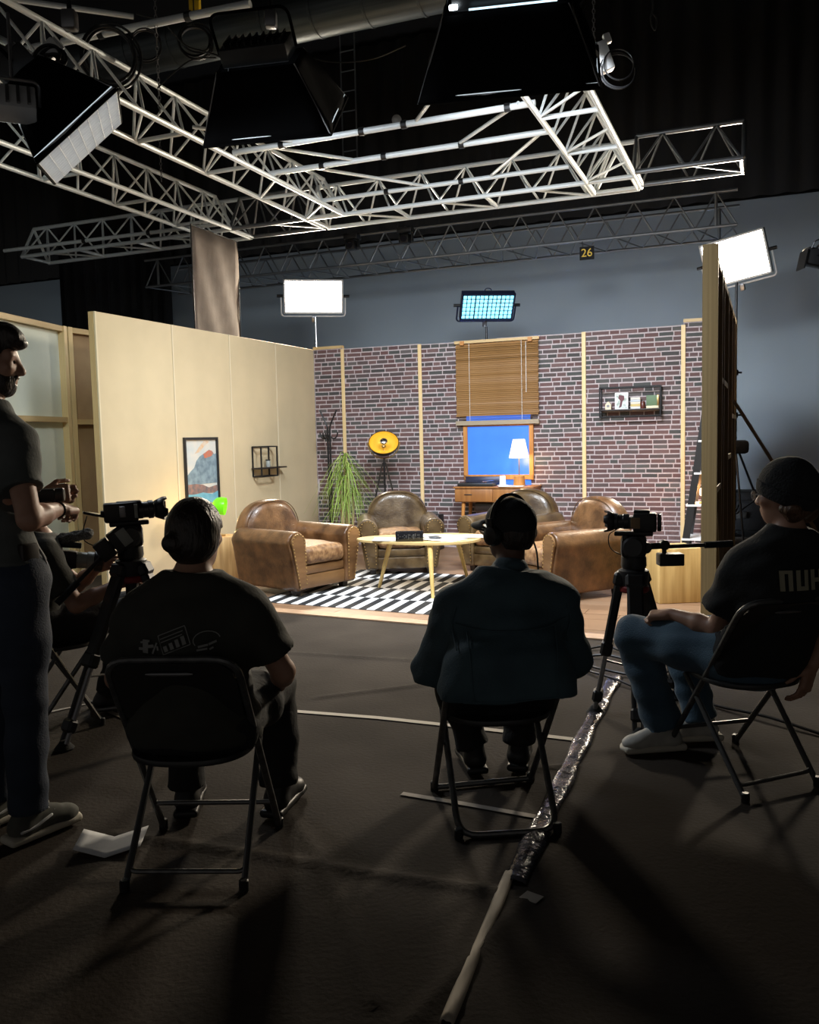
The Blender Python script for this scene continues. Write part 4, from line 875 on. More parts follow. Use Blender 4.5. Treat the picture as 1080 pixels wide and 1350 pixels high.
def led_panel(lb, c, axis, W_, H_, power, col, roll=0, cells=False, spread=120):
    t = aim(thing('led_panel', lb, 'lamp', c), axis, roll=roll)
    MB().rbox((0, 0, .045), (W_ + .05, H_ + .05, .085), .012).build('housing', X['blue_metal'] if cells else X['steel'], t)
    for s_ in (-1, 1):
        MB().box((0, s_ * (H_ / 2 + .014), -.008), (W_ + .05, .022, .03)).build('rim', X['blue_metal'] if cells else X['unit'], t, None, False); MB().box((s_ * (W_ / 2 + .014), 0, -.008), (.022, H_ + .05, .03)).build('rim', X['blue_metal'] if cells else X['unit'], t, None, False)
    if cells:
        MB().box((0, 0, .0), (W_, H_, .004)).build('cell_backing', X['blue_metal'], t, None, False); uc = MB().rbox((0, 0, -.006), (W_ / 12 * .80, H_ / 6 * .80, .010), .004, seg=1).mesh('led_cell', X['cell'], False)
        for i in range(12):
            for j in range(6): o = link(bpy.data.objects.new('led_cell', uc)); o.parent = t; o.location = (-W_ / 2 + (i + .5) * W_ / 12 + (i // 3 - 1.5) * .004, -H_ / 2 + (j + .5) * H_ / 6, 0)
        for i in (-1, 0, 1): MB().box((i * W_ / 4, 0, -.010), (.006, H_, .016)).build('divider', X['blue_metal'], t, None, False)
    else: MB().box((0, 0, -.001), (W_, H_, .004)).build('lit_face', X['panel_face'], t, None, False)
    y0 = -H_ / 2 - .07
    MB().tube(fillet([(-W_ / 2 - .06, 0, .045), (-W_ / 2 - .06, y0, .045), (W_ / 2 + .06, y0, .045), (W_ / 2 + .06, 0, .045)], .05), .012, 8).build('yoke', X['blue_metal'] if cells else X['unit'], t)
    for s_ in (-1, 1): rod('yoke_knob', (s_ * (W_ / 2 + .03), 0, .045), (s_ * (W_ / 2 + .12), 0, .045), .022, X['black_metal'], t, 10)
    MB().rbox((0, y0 - .04, .045), (.06, .09, .05), .01).build('spigot_clamp', X['steel'], t)
    if cells: MB().tube(spline([(-.05, H_ / 2 + .02, .05), (-.02, H_ / 2 + .07, .05), (.04, H_ / 2 + .07, .05), (.06, H_ / 2 + .02, .05)]), .007, 6).build('handle', X['blue_metal'], t)
    area(t, 'panel_light', W_ * .96, H_ * .96, power, col, -.03, spread)
    return t
led_panel('bright white LED panel on a stand above the left corner of the set', (-1.31, 12.75, 3.50), (.16, -.95, -.28), .80, .43, POWER['panel_left'], (1, .86, .66))
stand('slim silver light stand behind the set corner, holding the left panel', -1.30, 12.84, 3.22, X['chrome'])
led_panel('lit cyan-blue LED panel with square cells above the brick wall', (1.15, 12.35, 3.24), (.08, -.77, -.64), .70, .37, POWER['panel_blue'], (.20, .36, 1), cells=True, spread=36)
stand('black light stand behind the brick wall, holding the blue panel', 1.14, 12.44, 2.98, X['black_metal'])
led_panel('bright white LED panel on a tall stand behind the right set wall', (4.08, 10.95, 3.55), (-.50, -.80, -.30), .72, .50, POWER['panel_right'], (1, .86, .66), roll=math.radians(-9))
stand('tall black light stand outside the right set wall, holding the right panel', 4.13, 11.04, 3.28, X['black_metal'], 1.22, .62, .35)
MB().rbox((0, 0, 0), (.30, .12, .17), .05).build('sandbag', X['black_matte'], None, (4.13, 10.98, 1.24)); tag(bpy.data.objects['sandbag'], 'black bag slung on the tall right light stand', 'bag')
# added flood lamps, unseen behind the set, to brighten the grey studio wall
for a, d_ in ((-6.0, -.35), (.6, -.45), (2.6, 0), (4.5, .55)):
    q = thing('added_floor_flood', {-6.0: 'added unseen floor flood lamp behind the far left flats', .6: 'added unseen floor flood lamp behind the corner end of the brick wall', 2.6: 'added unseen floor flood lamp behind the middle of the brick wall', 4.5: 'added unseen floor flood lamp behind the right end of the brick wall'}[a], 'lamp', S(a, -1.5, .32))
    aim(q, NB * .9 + EX * d_ + Vector((0, 0, .52))); MB().rbox((0, 0, .06), (.46, .22, .12), .015).build('housing', X['black'], q); MB().box((0, 0, -.004), (.42, .18, .006)).build('lit_face', mat('added_flood_face', (.9, .9, .9), .4, emit=(.75, .88, 1), es=2), q, None, False)
    area(q, 'added_flood_light', .42, .18, POWER['cyc_added'], (.78, .88, 1), -.02, 150); MB().rbox((0, -.17, .08), (.40, .14, .18), .02).build('floor_stand', X['black'], q)
# taupe flag
fg = thing('flag', 'taupe cloth flag on a frame rising behind the cream panels', 'flag', (-2.33, 11.05, 0), math.atan2(1.0, .36)); fw = 1.05
n = 12; mb = MB(); V = [(-fw / 2 + fw * i / n, .012 * math.sin(i * 1.1 + j), 1.7 + (4.02 - 1.7) * j / n) for j in range(n + 1) for i in range(n + 1)]
o = mb.add(V, [(j * (n + 1) + i, j * (n + 1) + i + 1, (j + 1) * (n + 1) + i + 1, (j + 1) * (n + 1) + i) for j in range(n) for i in range(n)]).build('cloth', X['grey_cloth'], fg, None, True, 80); md = o.modifiers.new('t', 'SOLIDIFY'); md.thickness = .006
rod('frame_rod', (-fw / 2, 0, 4.02), (fw / 2, 0, 4.02), .008, X['black_metal'], fg, 8); rod('frame_rod', (fw / 2, 0, 1.7), (fw / 2, 0, 4.02), .008, X['black_metal'], fg, 8); rod('frame_rod', (-fw / 2, 0, 1.7), (-fw / 2, 0, 4.02), .008, X['black_metal'], fg, 8)
rod('pole', (fw / 2 - .05, .03, .1), (fw / 2 - .05, .03, 3.0), .015, X['black_metal'], fg, 8); MB().lathe([(.24, 0), (.24, .02), (.04, .05), (.03, .12)], (fw / 2 - .05, .03, .0), 20).build('base', X['black_metal'], fg)
# numbered sign on the low truss
def text(root, s_, size, m, loc, rot, name='lettering', ext=.002, sx=1.0):
    c = bpy.data.curves.new(name, 'FONT'); c.body = s_; c.size = size; c.align_x = 'CENTER'; c.align_y = 'CENTER'; c.extrude = ext; c.resolution_u = 3
    tmp = link(bpy.data.objects.new('t', c)); dg = bpy.context.evaluated_depsgraph_get(); me = bpy.data.meshes.new_from_object(tmp.evaluated_get(dg)); bpy.data.objects.remove(tmp)
    me.materials.clear(); me.materials.append(m); o = link(bpy.data.objects.new(name, me)); o.parent = root; o.location = loc; o.rotation_euler = rot; o.scale = (sx, 1, 1); return o
sg = thing('number_sign', 'small black sign with a yellow 26 on the low grey truss', 'sign', S(3.56, -.965, 3.80), SR)
MB().rbox((0, 0, 0), (.19, .012, .17), .004, seg=1).build('plate', X['wall_dark'], sg, None, False); text(sg, '26', .15, X['yellow'], (0, -.009, .0), (math.pi / 2, 0, 0)); rod('hanger', (-.06, .01, .08), (-.06, .01, .16), .005, X['black_metal'], sg, 6)
for a, lb in ((1.02, 'small dark moving-head lamp on the low truss, right one'), (.18, 'small dark moving-head lamp on the low truss, left one')):
    q = thing('moving_head', lb, 'lamp', S(a, -.95, 4.32), SR); MB().rbox((0, 0, .04), (.22, .16, .08), .01).build('base', X['black'], q); MB().rbox((.0, -.02, -.08), (.14, .14, .14), .03).build('head', X['black'], q)
    for s_ in (-1, 1): MB().rbox((s_ * .095, 0, -.04), (.02, .06, .16), .005).build('yoke_arm', X['black'], q)
    MB().lathe([(.045, 0), (.045, .01), (0, .01)], (0, -.09, -.09), 16, Matrix.Rotation(math.radians(90), 3, 'X')).build('lens', X['glass'], q)
# lamp at the right frame edge
q = thing('spot_lamp', 'grey theatre spot lamp hanging at the right edge of the picture', 'lamp', (3.70, 8.0, 2.98)); rod('drop_pole', (.06, 0, .1), (.06, 0, 1.0), .022, X['black_metal'], q); rod('drop_pole', (.06, 0, .95), (.06, 0, 5.2), .012, X['black_metal'], q)
Rq = Matrix.Rotation(math.radians(12), 3, 'Y'); MB().rbox((-.02, 0, 0), (.17, .14, .15), .015, Rq)  .build('body', X['chair_plastic'], q); MB().rbox((.12, 0, -.02), (.14, .15, .17), .02, Rq).build('rear_housing', X['black'], q); MB().box((-.115, 0, -.02), (.012, .16, .17), Rq).build('colour_frame', X['black_metal'], q, None, False)
MB().tube(fillet([(-.02, -.09, 0), (.06, -.09, .12), (.06, .09, .12), (-.02, .09, 0)], .04), .010, 8).build('yoke', X['black_metal'], q); MB().tube(spline([(.05, -.07, -.06), (.10, -.08, -.14), (.16, -.08, -.25), (.24, -.05, -.34)]), .012, 8).build('power_lead', X['cable'], q); MB().tube(spline([(-.07, -.08, .07), (-.04, -.1, .13), (.03, -.1, .13), (.05, -.1, .07)]), .006, 6).build('handle', X['black_metal'], q)
# white junction box and cable loop on the right truss
q = thing('junction_box', 'small white junction box clipped on the right truss beside the big softbox', 'box', at(795, 76, 6.55)); Rq = Matrix.Rotation(math.radians(-20), 3, 'Y'); MB().rbox((0, 0, 0), (.10, .09, .21), .012, Rq).build('box', X['white'], q); MB().rbox((.03, 0, .13), (.05, .05, .07), .01, Rq).build('clip', X['white'], q)
def cable(lb, pts, r=.008, n=8, cat='cable', name='cable', m='cable'): return tag(MB().tube(spline(pts, n), r, 6).build(name, X[m], None), lb, cat)
def coil(lb, c, r, turns, ax, ay, rr=.010, jit=.12, tie=0):
    q = thing('cable_coil', lb, 'cable', c)
    if tie: rod('tie', (0, 0, r * .9), (0, 0, tie), .006, X['cable'], q, 6)
    for k in range(turns):
        rk = r * random.uniform(1 - jit, 1 + jit); off = Vector((random.uniform(-.02, .02), random.uniform(-.03, .03), random.uniform(-.03, .03)))
        MB().tube(arc(off, rk, 0, 2 * math.pi * 31 / 32, 31, Vector(ax), Vector(ay) * random.uniform(.95, 1.1)), rr, 6, True).build('loop', X['cable'], q)
    return q
coil('thin pale-edged cable loop hanging from the junction box', at(817, 90, 6.5), .115, 3, (1, 0, 0), (0, .2, 1), .006)
coil('large black cable coil hanging from the top left pipe', at(145, 76, 7.3), .20, 6, (1, .3, 0), (0, .1, 1.15))
coil('black cable coil hanging under the ventilation duct', at(257, 52, 8.1), .135, 4, (1, .2, 0), (0, .1, 1), tie=.62)
coil('loose black cable loop beside the large coil at top left', at(192, 58, 7.6), .15, 2, (1, .2, 0), (0, .1, 1.15), .007, .3)
coil('wound black cable bundle on the lamp head of the tilted softbox', at(66, 82, 5.9), .075, 6, (.9, .3, .2), (0, .3, 1), .011)
cable('thin black cable swagging from the centre left softbox to the right', [at(402, 74, 7.1), at(440, 82, 7.1), at(490, 78, 7.0), at(535, 60, 6.8)], .006)
cable('thin black cable from the coil to the centre left softbox', [at(208, 116, 7.0), at(230, 95, 7.0), at(255, 78, 7.0), at(285, 76, 7.0)], .006)
cable('black cable looping along the ventilation duct', [at(180, 18, 7.8), at(215, 30, 7.8), at(245, 60, 7.9), at(290, 75, 7.8), at(318, 105, 7.2), at(335, 105, 7.1)], .008)
cable('black cable hanging from the dark ceiling at the upper right', [at(860, -4, 8), at(861, 10, 8), at(858, 26, 8), at(863, 40, 8), at(866, 26, 8), at(861, 18, 8)], .008)
cable('black cable drooping from the right end of the softbox', [at(770, 0, 6.2), at(760, 14, 6.2), at(752, 24, 6.1), at(762, 30, 6.2), at(774, 8, 6.3)], .010)
# dark cases and a black board behind the right set wall
for (x, y, w_, d_, h_, rz, lb) in ((4.55, 12.0, 1.05, .60, .62, -.30, 'black road case standing behind the tall right light stand'), (5.85, 11.7, 1.20, .62, .66, -.38, 'long black road case against the grey wall at the right edge')):
    q = thing('road_case', lb, 'case', (x, y, 0), rz); MB().rbox((0, 0, h_ / 2 + .05), (w_, d_, h_ - .1), .015).build('body', X['black_matte'], q); MB().rbox((0, 0, h_ - .12), (w_ + .01, d_ + .01, .03), .004).build('lid_rim', X['black'], q)
    for sx in (-1, 1):
        for sy in (-1, 1): rod('caster', (sx * (w_ / 2 - .1) - .02, sy * (d_ / 2 - .1), .04), (sx * (w_ / 2 - .1) + .02, sy * (d_ / 2 - .1), .04), .04, X['black'], q, 14)
    MB().rbox((0, -d_ / 2 - .008, h_ * .5), (.16, .016, .09), .006).build('latch', X['chair_metal'], q)
q = thing('black_board', 'tall black board leaning behind the far end of the right set wall', 'board', (4.17, 11.55, 0), -.35); Rq = Matrix.Rotation(math.radians(-5), 3, 'X'); MB().rbox(Rq @ Vector((0, 0, .70)), (.30, .02, 1.40), .004, Rq, 1).build('board', X['black_matte'], q, None, False); MB().rbox(Rq @ Vector((0, -.014, 1.37)), (.30, .012, .04), .003, Rq, 1).build('top_edge', X['black'], q, None, False)
# chains up to the ceiling
for (u, v, Y, lb) in ((211, 150, 7.6, 'steel hoist chain rising from the near left truss'), (213, 240, 10.2, 'short steel chain hanging by the second left truss'), (783, 60, 7.6, 'steel hoist chain rising from the right truss'), (405, 12, 9.4, 'steel hoist chain beside the ventilation duct')):
    p = at(u, v, Y); q = thing('hoist_chain', lb, 'chain', p); mb = MB(); z = 0
    while z < (3.6 if Y < 10 else .5): mb.tube([(.012 * math.cos(a) * (k_ := 1), 0, z + .022 + .022 * math.sin(a)) if int(z / .036) % 2 else (0, .012 * math.cos(a), z + .022 + .022 * math.sin(a)) for a in np.linspace(0, 5.5, 6)], .004, 4, True); z += .036
    tag(mb.build('chain_links', X['steel'], q), kind='stuff')
q = thing('yellow_hoist', 'yellow chain hoist body above the duct at top left', 'hoist', at(257, 6, 8.6)); MB().rbox((0, 0, 0), (.10, .10, .20), .015).build('body', X['yellow'], q); rod('hook_rod', (0, 0, .1), (0, 0, 1.0), .012, X['steel'], q, 8)
# dark ladder on the far wall, pale disc
q = thing('wall_ladder', 'dark steel ladder fixed high on the back wall', 'ladder', S(-1.0, -3.25, 0), SR)
b0 = on_floor(0, 0, 0); 
p = at(462, 215, 15.0); q.location = (p.x, p.y - .0, p.z); 
for s_ in (-.13, .13): rod('rail', (s_, 0, 0), (s_, 0, 3.0), .014, X['alu_dark'], q, 8)
for k in range(9): rod('rung', (-.13, 0, .2 + k * .32), (.13, 0, .2 + k * .32), .011, X['alu_dark'], q, 8)
p = at(523, 158, 14.7); q = thing('round_sensor', 'small pale round sensor high in the dark', 'sensor', p); Rq = Matrix.Rotation(math.radians(90), 3, 'X'); MB().lathe([(.08, 0), (.075, .03), (.05, .045), (0, .05)], (0, 0, 0), 24, Rq).build('dome', X['unit'], q); rod('mount', (0, .0, 0), (0, .30, 0), .02, X['black_metal'], q, 8)

# ================================================================== FOREGROUND: CHAIRS, TRIPODS, CAMERAS
def seat_outline(w_, d_, n=40, p=3.2):
    out = []
    for k in range(n):
        a = 2 * math.pi * k / n; c, s_ = math.cos(a), math.sin(a); pw = p if s_ > 0 else 2.5
        out.append((w_ / 2 * math.copysign(abs(c) ** (2 / pw), c), d_ / 2 * math.copysign(abs(s_) ** (2 / pw), s_)))
    return out
def folding_chair(label, loc, rz, feet, low_u=False, slot=True, zs=.425, back_h=.765, wide=.44):
    # feet in chair coordinates: rear left, rear right, front left, front right; +Y is where the sitter looks
    t = thing('folding_chair', label, 'chair', loc, rz, 'dark folding chairs of the crew'); m = X['chair_metal']
    rl, rr_, fl2, fr2 = [Vector((x, y, .010)) for x, y in feet]; wb = wide / 2
    fy = (fl2.y + fr2.y) / 2; tl_ = Vector((-wb + .01, -fy - .04, back_h)); tr_ = Vector((wb - .01, -fy - .04, back_h))
    def u(a, b, c, d_, r=.06): return fillet([a, b, c, d_], r)
    MB().tube(u(fl2, tl_, tr_, fr2, .085), .0125, 10).build('back_frame', m, t)
    if low_u: rod('front_foot_bar', fl2 + Vector((0, 0, .004)), fr2 + Vector((0, 0, .004)), .0115, m, t)
    else:
        k = .30; rod('front_stretcher', fl2 * (1 - k * .55) + tl_ * k * .55, fr2 * (1 - k * .55) + tr_ * k * .55, .009, m, t)
    pl_, pr_ = Vector((-wb + .035, .12, zs - .02)), Vector((wb - .035, .12, zs - .02))
    if low_u: MB().tube(u(pl_, rl, rr_, pr_, .075), .0125, 10).build('rear_frame', m, t)
    else:
        rod('rear_leg', pl_, rl, .0120, m, t); rod('rear_leg', pr_, rr_, .0120, m, t)
        k = .10; a, b = rl.lerp(pl_, k), rr_.lerp(pr_, k); k2 = .22; MB().tube(u(rl.lerp(pl_, k2), a, b, rr_.lerp(pr_, k2), .05), .0085, 8).build('rear_stretcher', m, t)
    for f_ in (rl, rr_, fl2, fr2): MB().lathe([(.013, -.010), (.0165, -.008), (.0165, .026), (.0125, .030)], f_, 12).build('foot_cap', X['black'], t)
    o1 = seat_outline(wide - .03, .40); n = len(o1); V = []
    for sc, z in ((.94, -.016), (.99, -.012), (1, -.002), (.985, .006), (.90, .006), (.5, -.001), (.12, -.003)): V += [(x * sc, y * sc - .03, zs + z) for x, y in o1]
    mb = MB().add(V, [(j * n + i, j * n + (i + 1) % n, (j + 1) * n + (i + 1) % n, (j + 1) * n + i) for j in range(6) for i in range(n)]); mb.f += [tuple(range(n - 1, -1, -1)), tuple(range(6 * n, 7 * n))]
    mb.build('seat', X['chair_plastic'], t, None, True, 50)
    def on_back(x, z, off=0): k = (z) / back_h; y = fy + (tl_.y - fy) * k; return Vector((x, y - .022 * math.cos(x / wb * 1.4) + off - .0, z))
    hw = wb - .022; V = []; nx, nz = 18, 10; z0, z1 = back_h - .225, back_h - .008
    for side in (.008, -.008):
        for j in range(nz + 1):
            z = z0 + (z1 - z0) * j / nz; e = 1 - max(0, (j / nz - .62) / .38) ** 3 * .22
            V += [on_back(hw * e * (2 * i / nx - 1), z, side) for i in range(nx + 1)]
    N1_ = (nx + 1) * (nz + 1); F = []
    for j in range(nz):
        for i in range(nx):
            q = j * (nx + 1) + i; F.append((q, q + 1, q + nx + 2, q + nx + 1)); F.append((N1_ + q + nx + 1, N1_ + q + nx + 2, N1_ + q + 1, N1_ + q))
    for i in range(nx): F.append((i + 1, i, N1_ + i, N1_ + i + 1)); q = nz * (nx + 1) + i; F.append((q, q + 1, N1_ + q + 1, N1_ + q))
    for j in range(nz): q = j * (nx + 1); F.append((q, q + nx + 1, N1_ + q + nx + 1, N1_ + q)); q += nx; F.append((q + nx + 1, q, N1_ + q, N1_ + q + nx + 1))
    MB().add(V, F).build('backrest', X['chair_plastic'], t)
    if slot:
        zz = back_h - .045; P = [on_back(x, zz + .002 * math.cos(x * 9), -.0175) for x in np.linspace(-.075, .075, 9)]; MB().tube(P, [.003] + [.006] * 7 + [.003], 8).build('handle_slot', X['steel'], t)
    return t
def chair_at(label, rl, rr_, fl2, fr2, **kw):
    P = [Vector(p) for p in (rl, rr_, fl2, fr2)]; c = sum(P, Vector((0, 0))) / 4; d_ = (P[2] + P[3] - P[0] - P[1]); rz = math.atan2(d_.y, d_.x) - math.pi / 2
    R_ = Matrix.Rotation(-rz, 2); return folding_chair(label, (c.x, c.y, 0), rz, [tuple(R_ @ (p - c)) for p in P], **kw)
chair_at('dark folding chair under the bun-haired woman, its back towards us', (-.954, 2.726), (-.563, 2.709), (-.954, 3.179), (-.517, 3.170), zs=.425, back_h=.775)
chair_at('dark folding chair with floor-level tube loops under the capped man', (.152, 3.043), (.514, 3.074), (.077, 3.483), (.484, 3.556), low_u=True, slot=False, zs=.42, back_h=.625)
chair_at('dark folding chair turned slightly left under the man in the beanie', (1.287, 3.298), (1.636, 3.442), (1.157, 3.889), (1.495, 3.957), zs=.425, back_h=.79)
chair_at('dark folding chair with worn grey tubes under the crouched camera operator', (-2.10, 4.48), (-1.90, 4.22), (-1.78, 4.72), (-1.62, 4.42), low_u=True, slot=False, zs=.44, back_h=.72)

def tripod(label, apex, feet, r_top=.07, red=True, mid=.45):
    ax = Vector(apex); t = thing('tripod', label, 'tripod', (ax.x, ax.y, 0)); h = ax.z; m = X['black']
    MB().lathe([(.04, -.09), (.066, -.08), (.074, -.02), (.076, .02), (.06, .03), (.02, .03)], (0, 0, h), 24).build('bowl', m, t)
    if red: MB().lathe([(.068, -.09), (.077, -.082), (.077, -.062), (.070, -.056)], (0, 0, h), 24, cap=False).build('red_ring', X['red'], t)
    rod('centre_tube', (0, 0, h - .05), (0, 0, h - .26), .034, m, t); mids = []
    for f_ in feet:
        q = Vector((f_[0] - ax.x, f_[1] - ax.y, 0)); dn = q.normalized(); top = dn * r_top + Vector((0, 0, h - .04)); ft = q + Vector((0, 0, .03)); md_ = top.lerp(ft, .52); side = Vector((-dn.y, dn.x, 0)); d_ = (ft - top)
        Rb = Matrix((side, d_.normalized().cross(side), d_.normalized())).transposed()
        lg_ = MB().rbox((top + md_) / 2, (.078, .046, (md_ - top).length), .010, Rb, 1).build('leg', m, t)
        for s_ in (-1, 1): rod('stage_tube', top.lerp(ft, .35) + side * s_ * .021, ft + side * s_ * .021, .0125, X['steel'] if s_ > 0 else m, lg_, 8)
        MB().rbox(md_, (.088, .06, .075), .012, Rb, 1).build('leg_lock', m, lg_); MB().rbox(top.lerp(ft, .90), (.078, .052, .065), .012, Rb, 1).build('foot_lock', m, lg_)
        MB().lathe([(.044, -.03), (.047, -.022), (.03, -.002), (.018, .014), (0, .016)], ft, 16).build('rubber_foot', X['black_matte'], lg_)
        MB().rbox(top + Vector((0, 0, .015)), (.095, .06, .07), .014, Rb, 1).build('leg_hinge', m, lg_); mids.append(top.lerp(ft, .62))
    c = Vector((0, 0, sum(q.z for q in mids) / 3 - .03)); MB().lathe([(.03, -.012), (.03, .012), (0, .012)], c, 14).build('spreader_hub', m, t)
    for q in mids: rod('spreader_arm', c, q, .006, X['steel'], t, 6)
    return t
def frame_rot(d_, up=Vector((0, 0, 1))):
    y_ = Vector(d_).normalized(); x_ = y_.cross(up).normalized(); z_ = x_.cross(y_); return Matrix((x_, y_, z_)).transposed()
TL = Vector((-1.415, 4.38, .845)); TR = Vector((1.13, 4.38, .735))
t1 = tripod('black video tripod at left, under the camcorder with the flip-out screen', TL, ((-1.678, 4.069), (-.99, 4.33), (-1.46, 4.86)))
t2 = tripod('black video tripod at right, beside the clear taped cable strip', TR, ((.944, 4.435), (1.075, 4.065), (1.42, 4.66)))
def fluid_head(t, h, d_, hdir, hlen, hr=.012, grip=.13):
    R_ = frame_rot(d_); b = Vector((0, 0, h)); o = MB().lathe([(.058, .03), (.064, .045), (.062, .09), (.05, .10)], b, 20).build('head_base', X['black'], t)
    MB().rbox(b + Vector((0, 0, .145)), (.12, .125, .115), .022, R_).build('fluid_head', X['black'], t)
    for s_ in (-1, 1): MB().lathe([(.050, 0), (.054, .006), (.054, .02), (.044, .028), (0, .028)], b + Vector((0, 0, .145)) + R_ @ Vector((s_ * .058, 0, 0)), 18, R_ @ Matrix.Rotation(s_ * math.pi / 2, 3, 'Y')).build('drag_dial', X['lens'], t)
    MB().rbox(b + Vector((0, 0, .207)), (.06, .19, .022), .006, R_).build('quick_plate', X['black'], t); MB().rbox(b + Vector((0, 0, .190)) + R_ @ Vector((-.055, .04, 0)), (.035, .03, .03), .008, R_).build('plate_knob', X['black'], t)
    p0 = b + Vector((0, 0, .135)) - R_ @ Vector((0, .05, 0)); p1 = p0 + Vector(hdir).normalized() * hlen; hd = Vector(hdir).normalized(); MB().cyl(p0, p1, .0105, .0105, 10).build('pan_handle', X['black'], t); MB().cyl(p1 - hd * grip, p1 + hd * .01, .017, .018, 12).build('handle_grip', X['black_matte'], t)
    MB().lathe([(.026, -.02), (.03, -.012), (.03, .012), (.026, .02)], p0 + hd * .01, 14, R_ @ Matrix.Rotation(math.pi / 2, 3, 'Y')).build('handle_clamp', X['black'], t)
    return R_
dL = Vector((.93, .36, .03)); dR = Vector((-.95, .28, .0))
fluid_head(t1, .845, dL, (-.72, -.42, -.80), .42); fluid_head(t2, .735, dR, (1, .03, .02), .44)
def lens(root, R_, p, prof, m='lens', name='lens', n=28): return MB().lathe(prof, p, n, R_ @ Matrix.Rotation(-math.pi / 2, 3, 'X')).build(name, X[m], root)
# camcorder on the left tripod
R_ = frame_rot(dL); p = TL + Vector((0, 0, .2145)); c1 = thing('video_camera', 'black camcorder with a flip-out screen and big lens hood on the left tripod', 'camera', p)
MB().rbox(R_ @ Vector((0, -.035, .052)), (.085, .165, .098), .012, R_).build('body', X['black'], c1); MB().rbox(R_ @ Vector((0, .005, .095)), (.06, .12, .02), .006, R_).build('top_handle', X['black'], c1)
lens(c1, R_, R_ @ Vector((0, .045, .055)), [(.036, 0), (.044, .004), (.044, .025), (.041, .028), (.041, .05), (.046, .053), (.046, .075), (.040, .08), (.038, .10)])
mb = MB(); V = []; n = 32
for z, r in ((.085, .043), (.10, .050), (.145, .060)):
    for k in range(n): zz = z if z < .12 else z - .020 * (1 if (k // 4) % 2 else 0); V.append((r * math.cos(2 * math.pi * k / n), r * math.sin(2 * math.pi * k / n), zz))
Rl = R_ @ Matrix.Rotation(-math.pi / 2, 3, 'X'); o = mb.add([R_ @ Vector((0, .045, .055)) + Rl @ Vector(v) for v in V], [(j * n + k, j * n + (k + 1) % n, (j + 1) * n + (k + 1) % n, (j + 1) * n + k) for j in (0, 1) for k in range(n)]).build('lens_hood', X['black'], c1); md = o.modifiers.new('t', 'SOLIDIFY'); md.thickness = .003
lens(c1, R_, R_ @ Vector((0, .045, .055)), [(.037, .101), (.02, .106), (0, .107)], 'glass', 'front_glass')
MB().rbox(R_ @ Vector((.05, -.03, .055)), (.012, .03, .055), .003, R_).build('side_label', X['steel'], c1); MB().rbox(R_ @ Vector((.046, .035, .055)), (.006, .016, .07), .002, R_).build('lens_mark', X['lens_grey'], c1)
Rf = R_ @ Matrix.Rotation(math.radians(-16), 3, 'X'); MB().rbox(R_ @ Vector((.0, -.165, .052)), (.09, .10, .012), .003, Rf).build('flip_screen', X['screen'], c1); MB().rbox(R_ @ Vector((0, -.122, .055)), (.03, .02, .02), .004, R_).build('screen_hinge', X['black'], c1)
# battery boxes hanging under the left camera
q = thing('battery_pack', 'pair of grey-faced battery packs clamped below the left camcorder', 'battery', TL + Vector((-.055, -.085, .115))); Rb = R_ @ Matrix.Rotation(math.radians(32), 3, 'X')
MB().rbox(Rb @ Vector((0, -.05, 0)), (.07, .075, .10), .006, Rb).build('battery', X['black'], q); MB().rbox(Rb @ Vector((0, .035, 0)), (.075, .085, .11), .006, Rb).build('battery', X['black'], q); MB().rbox(Rb @ Vector((0, -.008, .0)), (.05, .05, .05), .006, Rb).build('joining_clamp', X['black'], q); MB().rbox(Rb @ Vector((.0385, .06, .0)), (.004, .05, .085), .002, Rb).build('label_plate', X['lens_grey'], q)
cable('thin black cable from the flip screen looping down to the battery packs', [TL + R_ @ Vector((0, -.19, .26)), TL + R_ @ Vector((.02, -.215, .18)), TL + R_ @ Vector((.02, -.20, .13)), TL + R_ @ Vector((.02, -.11, .09)), TL + R_ @ Vector((.02, -.05, .10))], .003)
# stills camera on the right tripod
R_ = frame_rot(dR); p = TR + Vector((0, 0, .2130)); c2 = thing('photo_camera', 'black camera with a hooded lens on the right tripod', 'camera', p)
MB().rbox(R_ @ Vector((0, -.055, .052)), (.085, .115, .095), .010, R_).build('body', X['black'], c2); MB().rbox(R_ @ Vector((0, -.04, .104)), (.05, .08, .022), .008, R_).build('viewfinder', X['black'], c2); MB().rbox(R_ @ Vector((-.02, -.125, .055)), (.10, .02, .085), .006, R_).build('rear_screen', X['screen'], c2)
MB().rbox(R_ @ Vector((.0, .012, .05)), (.07, .028, .06), .006, R_).build('mount_block', X['lens'], c2); MB().rbox(R_ @ Vector((-.044, -.01, .05)), (.003, .045, .055), .001, R_, 1).build('side_plate', X['pine_dark'], c2)
lens(c2, R_, R_ @ Vector((0, .02, .055)), [(.034, 0), (.039, .004), (.039, .03), (.036, .033), (.036, .055), (.042, .058), (.042, .075), (.036, .078)])
mb = MB(); V = []
for z, r in ((.07, .040), (.085, .048), (.125, .056)):
    for k in range(n): zz = z if z < .1 else z - .018 * (1 if (k // 4) % 2 else 0); V.append((r * math.cos(2 * math.pi * k / n), r * math.sin(2 * math.pi * k / n), zz))
Rl = R_ @ Matrix.Rotation(-math.pi / 2, 3, 'X'); o = mb.add([R_ @ Vector((0, .02, .055)) + Rl @ Vector(v) for v in V], [(j * n + k, j * n + (k + 1) % n, (j + 1) * n + (k + 1) % n, (j + 1) * n + k) for j in (0, 1) for k in range(n)]).build('lens_hood', X['black'], c2); md = o.modifiers.new('t', 'SOLIDIFY'); md.thickness = .003
lens(c2, R_, R_ @ Vector((0, .02, .055)), [(.034, .079), (.02, .084), (0, .085)], 'glass', 'front_glass')
